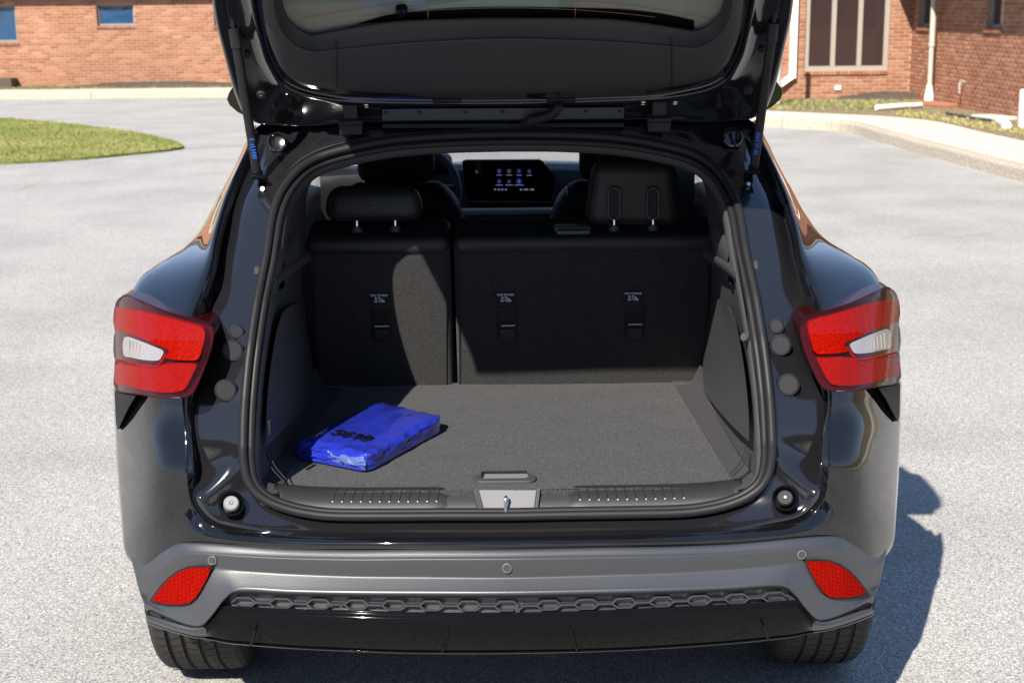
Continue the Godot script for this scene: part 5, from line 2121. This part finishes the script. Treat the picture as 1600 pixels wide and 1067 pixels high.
		build("rod", st, M.rubber, gs)
		st = surf()
		rbox(st, Vector3(0.022, 0.022, 0.022), 0.009, Transform3D(Basis(), sd(lo + Vector3(0.003, -0.004, 0.0), s)), 4)
		build("ball_joint", st, M.gloss_black, gs)
		var tx := obj("strut_text", text_mesh("E-zLHW" if s < 0 else "W-zLHW", 0.0115, false), M.blue_ink, gs)
		var dirv := (sd(lo, s) - sd(capp, s)).normalized()
		var mid := sd(lo.lerp(capp, 0.19), s)
		var fwd := (EYE - mid)
		fwd = (fwd - dirv * fwd.dot(dirv)).normalized()
		var xax := dirv if s < 0 else -dirv
		tx.transform = Transform3D(Basis(xax, fwd.cross(xax), fwd), mid + fwd * 0.0117)
	# glass with its dark lower band, heater lines and wiper spindle
	var st := surf()
	var g := []
	for i in 13:
		var row := []
		var y := lerpf(64, -116, i / 12.0)
		var xl := lp(428, y, -0.016)
		for j in 17: row.append(Vector3(lerpf(xl.x, -xl.x, j / 16.0), xl.y, xl.z))
		g.append(row)
	grid(st, g)
	build("rear_glass", st, M.tinted, lid)
	g = []
	for q in [[540, 46, 43.5], [580, 38, 30], [620, 33, 21], [700, 29, 13], [792, 27.5, 11], [884, 27.5, 12], [964, 29, 14], [1010, 33, 18], [1050, 38, 24], [1085, 44, 32]]:
		g.append([lp(q[0], q[1] + 4.0, -0.0135), lp(q[0], q[2], -0.0135)])
	st = surf()
	grid(st, patch(g, 4, 1))
	build("glass_band", st, M.gloss_black, lid)
	st = surf()
	for row in [[12.0, 560.0, 20.0], [27.0, 540.0, 16.0], [-3.0, 470.0, 24.0]]:
		var pts := []
		for i in 21:
			var x := lerpf(792.0 - (792.0 - row[1]), 792.0 + (792.0 - row[1]), i / 20.0)
			pts.append(lp(x, row[0] + row[2] * pow((x - 792.0) / 260.0, 2.0) * 0.9, -0.011))
		tube(st, pts, 0.0006, 5)
	for x in [668.5, 899.0]:
		tube(st, [lp(x, 30.5, -0.0105), lp(x, -20, -0.0105)], 0.0008, 5)
	build("heater_line", st, mat(0.30, 0.16, 0.08, 0.6), lid)
	disc("wiper_spindle", lp(627, 16, -0.008), LIDN, [Vector2(0, 0.014), Vector2(0.008, 0.014), Vector2(0.013, 0.009), Vector2(0.0145, 0.0), Vector2(0.0145, -0.01)], M.gloss_black, lid, 18)
	st = surf()
	tube(st, [lp(632, 14, -0.03), lp(670, 4, -0.034), lp(740, -6, -0.036), lp(830, -12, -0.03)], 0.007, 8)
	build("wiper_arm", st, M.black, lid)
	# header cover strips, clips and the wiring conduit
	st = surf()
	var s0 := []
	for q in [[597, 170, 189], [660, 169, 188], [792, 168.5, 187], [900, 167.5, 186], [975, 167, 185]]:
		s0.append([lp(q[0], q[1], 0.006), lp(q[0], q[1] + 1.0, 0.012), lp(q[0], q[2] - 1.0, 0.012), lp(q[0], q[2], 0.006)])
	grid(st, patch(s0, 6, 1), false)
	var hs := build("header_strip", st, M.strip, lid)
	for x in [603.0, 655.0, 727.0, 785.5, 916.0, 968.0]:
		disc("strip_clip", lp(x, 175 - (x - 603) * 0.006, 0.012), LIDN, [Vector2(0, 0.004), Vector2(0.004, 0.004), Vector2(0.0055, 0.001), Vector2(0.0055, -0.002)], M.plug, hs, 12)
	st = surf()
	var s1 := []
	for q in [597, 700, 792, 900, 975]:
		s1.append([at(q, 193.5 - (q - 597) * 0.004, 3.715), at(q, 200 - (q - 597) * 0.004, 3.70)])
	grid(st, patch(s1, 4, 1), false)
	build("header_lower_strip", st, M.strip, car)
	for q in [[698, 157.5], [877, 156.5]]:
		st = surf()
		rbox(st, Vector3(0.072, 0.014, 0.008), 0.006, Transform3D(Basis(Vector3.RIGHT, LIDU, LIDN), lp(q[0], q[1], 0.012)), 4)
		build("oval_grommet", st, M.rubber, lid)
	st = surf()
	var cp := cr([lp(874, 160, 0.012), lp(872, 168, 0.03), lp(862, 178, 0.038), lp(845, 184, 0.036), lp(829, 188, 0.03), lp(819, 194, 0.01)], 10)
	var rings := []
	for i in cp.size():
		var t: Vector3 = (cp[mini(i + 1, cp.size() - 1)] - cp[maxi(i - 1, 0)]).normalized()
		var rr := 0.0115
		if i > 12 and i < 42: rr = 0.0118 + (0.0026 if i % 3 == 0 else -0.0012)
		var x := t.cross(Vector3(0, 0.3, 1)).normalized()
		var y := x.cross(t)
		var ring := []
		for k in 14: ring.append(cp[i] + (x * cos(TAU * k / 14) + y * sin(TAU * k / 14)) * rr)
		rings.append(ring)
	grid(st, rings, true, false, true)
	build("wiring_conduit", st, M.rubber, car)
	# the lower half of the gate, folded towards the camera above the frame of the picture
	var e0: Vector3 = lp(326, -112, 0.0)
	var low := []
	var w := absf(e0.x)
	for q in [[0.0, 0.0, 0.0], [0.06, 0.035, 0.01], [0.16, 0.05, 0.01], [0.33, 0.04, 0.01], [0.395, 0.01, 0.005], [0.40, -0.03, 0.0]]:
		var row := []
		for i in 13:
			var x := i / 6.0 - 1.0
			var sx := signf(x) * (1.0 - pow(1.0 - absf(x), 1.4))
			row.append(Vector3(sx * (w + q[2]), e0.y + 0.03 + q[1] - 0.02 * x * x, e0.z + q[0] * (1.0 - 0.04 * pow(absf(x), 4.0))))
		low.append(row)
	sheet("gate_outer_panel", low, 4, 2, M.paint, lid)
	var inn := []
	for r in low:
		var row := []
		for p in r: row.append(Vector3(p.x * 0.985, minf(p.y - 0.055, e0.y + 0.025) + 0.0, p.z - 0.006))
		inn.append(row)
	sheet("gate_lower_trim", inn, 4, 2, M.lid_trim, lid)

func car_wheels() -> void:
	var spots := [[-1.0, 3.74], [1.0, 3.74], [-1.0, 6.44], [1.0, 6.44]]
	var proto: Node3D = null
	for q in spots:
		if proto == null:
			proto = thing_part("wheel", car)
			var R := 0.342
			var prof := []
			# across the tread from outside to inside: shoulder blocks, ribs and four grooves
			prof.append(Vector2(0.235, 0.112)); prof.append(Vector2(0.27, 0.118)); prof.append(Vector2(0.305, 0.118)); prof.append(Vector2(R - 0.016, 0.110)); prof.append(Vector2(R - 0.006, 0.098))
			var gx := [0.062, 0.024, -0.018, -0.058]
			for c in gx:
				var ww := 0.0048
				prof.append(Vector2(R - 0.001, c + ww + 0.004)); prof.append(Vector2(R, c + ww + 0.001)); prof.append(Vector2(R - 0.009, c + ww * 0.7)); prof.append(Vector2(R - 0.009, c - ww * 0.7)); prof.append(Vector2(R, c - ww - 0.001)); prof.append(Vector2(R - 0.0005, c - ww - 0.004))
			prof.append(Vector2(R - 0.006, -0.098)); prof.append(Vector2(R - 0.016, -0.110)); prof.append(Vector2(0.305, -0.118)); prof.append(Vector2(0.27, -0.118)); prof.append(Vector2(0.235, -0.112))
			var xf := Transform3D(Basis(Vector3(0, 0, 1), Vector3(-1, 0, 0), Vector3(0, -1, 0)), Vector3.ZERO)
			var st := surf()
			st.set_smooth_group(0)
			var g := []
			for p in prof:
				var ring := []
				for k in 96:
					var a := TAU * k / 96
					ring.append(xf * Vector3(p.x * cos(a), p.y, p.x * sin(a)))
				g.append(ring)
			for i in g.size() - 1:
				st.set_smooth_group(i)
				for k in 96:
					var k2 := (k + 1) % 96
					quad(st, g[i][k], g[i][k2], g[i + 1][k2], g[i + 1][k])
			build("tyre", st, M.tyre, proto)
			# sipes across the ribs
			st = surf()
			var rib := [[0.094, 0.068], [0.056, 0.032], [0.016, -0.010], [-0.026, -0.050], [-0.066, -0.094]]
			for b in rib.size():
				for k in 74:
					var a := TAU * (k + 0.35 * b) / 74.0
					var a2 := a + (0.02 if b % 2 == 0 else -0.025)
					var p0 := xf * Vector3((R + 0.0001) * cos(a), rib[b][0], (R + 0.0001) * sin(a))
					var p1 := xf * Vector3((R + 0.0001) * cos(a2), rib[b][1], (R + 0.0001) * sin(a2))
					bar(st, p0, p1, 0.0012, 0.0008, p0.normalized())
			var sp := build("tread_sipes", st, M.black, proto)
			sp.set_meta("kind", "stuff")
			st = surf()
			lathe(st, [Vector2(0.235, 0.108), Vector2(0.225, 0.10), Vector2(0.21, 0.07), Vector2(0.20, 0.0), Vector2(0.21, -0.09), Vector2(0.235, -0.11)], xf, 32)
			for k in 10:
				var a := TAU * k / 10
				bar(st, xf * Vector3(0.04 * cos(a), 0.09, 0.04 * sin(a)), xf * Vector3(0.215 * cos(a), 0.095, 0.215 * sin(a)), 0.035, 0.02, Vector3.RIGHT)
			lathe(st, [Vector2(0.0, 0.10), Vector2(0.06, 0.10), Vector2(0.065, 0.06)], xf, 20)
			build("rim", st, M.rim, proto)
			st = surf()
			lathe(st, [Vector2(0.0, 0.02), Vector2(0.14, 0.02), Vector2(0.14, 0.0), Vector2(0.0, 0.0)], xf, 24)
			build("brake_disc", st, M.steel, proto)
			proto.position = Vector3(-0.81, 0.342, -q[1])
		else:
			var w: Node3D = proto.duplicate()
			w.name = "wheel_%03d" % (car.get_children().filter(func(n): return str(n.name).begins_with("wheel")).size())
			car.add_child(w, true)
			w.position = Vector3(0.81 * q[0], 0.342, -q[1])
			if q[0] > 0: w.rotation.y = PI

# ---------------------------------------------------------------- the blue plastic pack on the load floor
func make_bag() -> void:
	var fh := 0.6865
	var c := [at_h(456, 717, fh), at_h(574, 740.5, fh), at_h(695, 673, fh), at_h(590, 650, fh)]      # near-left, near-right, far-right, far-left
	var o: Vector3 = (c[0] + c[1] + c[2] + c[3]) * 0.25
	var bag := thing("plastic_pack", "flat pack wrapped in shiny blue plastic film, lying on the grey load floor", "pack", o)
	var nz := FastNoiseLite.new()
	nz.seed = 8
	nz.frequency = 2.2
	nz.fractal_octaves = 3
	var ht := 0.050
	var f := func(p: Vector3) -> Vector3:      # p in the unit block -0.5..0.5
		var u := p.x + 0.5
		var v := p.z + 0.5
		var q: Vector3 = c[0].lerp(c[1], u).lerp(c[3].lerp(c[2], u), 1.0 - v) - o
		var e := minf(minf(u, 1.0 - u) * 3.2, minf(v, 1.0 - v) * 3.6)
		var soft := clampf(e, 0.0, 1.0)
		var n1 := nz.get_noise_3d(u * 1.3, v * 3.2, p.y)
		var n2 := nz.get_noise_3d(u * 5.0 + 7.0, v * 1.2, p.y * 2.0)
		var fold := 0.0028 * sin((u * 19.0 + n1 * 3.0)) * (0.3 + absf(n2))
		var near := clampf((v - 0.82) / 0.18, 0.0, 1.0)
		var y := (p.y + 0.5) * (ht * (0.80 + 0.20 * sqrt(soft)) + 0.010 * n1 * (0.12 + near) + fold * 0.5)
		q += Vector3(n1, 0, n2) * 0.010 * (1.0 - soft) * (0.5 + p.y)
		q.y = y
		return q
	var st := surf()
	rbox(st, Vector3.ONE, 0.11, Transform3D(), 6, 22, f)
	build("wrapping", st, M.film, bag)
	st = surf()
	var l := []
	for i in 25:
		var u := lerpf(-0.48, 0.46, i / 24.0)
		l.append(f.call(Vector3(u, -0.06, 0.5)) + Vector3(0, 0.002 * sin(i * 1.1), 0.003))
	tube(st, l, 0.0022, 6, false, true, 0.6)
	build("weld_seam", st, M.film, bag)
	# crumpled corner of film
	st = surf()
	var k0: Vector3 = f.call(Vector3(0.02, 0.32, 0.49))
	var k1: Vector3 = f.call(Vector3(0.46, 0.30, 0.49))
	var r := RandomNumberGenerator.new()
	r.seed = 5
	var rows := []
	for i in 6:
		var row := []
		for j in 9:
			var u := lerpf(0.0, 0.47, j / 8.0)
			var y := lerpf(0.40, -0.30, i / 5.0)
			var p: Vector3 = f.call(Vector3(u, y, 0.5))
			var e := sin(PI * i / 5.0) * sin(PI * j / 8.0)
			row.append(p + Vector3(r.randf_range(-0.004, 0.004), r.randf_range(-0.002, 0.002), -0.001 + e * r.randf_range(0.004, 0.014)))
		rows.append(row)
	grid(st, rows, false)
	build("crumpled_end", st, M.film_light, bag)
	var t := obj("print", text_mesh("5610", 0.038, true), M.black_ink, bag)
	var a: Vector3 = f.call(Vector3(-0.22, 0.5, 0.30))
	var b: Vector3 = f.call(Vector3(0.36, 0.5, 0.30))
	var x := (b - a).normalized()
	var back: Vector3 = (f.call(Vector3(0.07, 0.5, 0.05)) - f.call(Vector3(0.07, 0.5, 0.30))).normalized()
	var nrm := x.cross(back).normalized()
	if nrm.y < 0: nrm = -nrm
	t.transform = Transform3D(Basis(x, nrm.cross(x), nrm), f.call(Vector3(0.05, 0.5, 0.27)) + nrm * 0.0055)
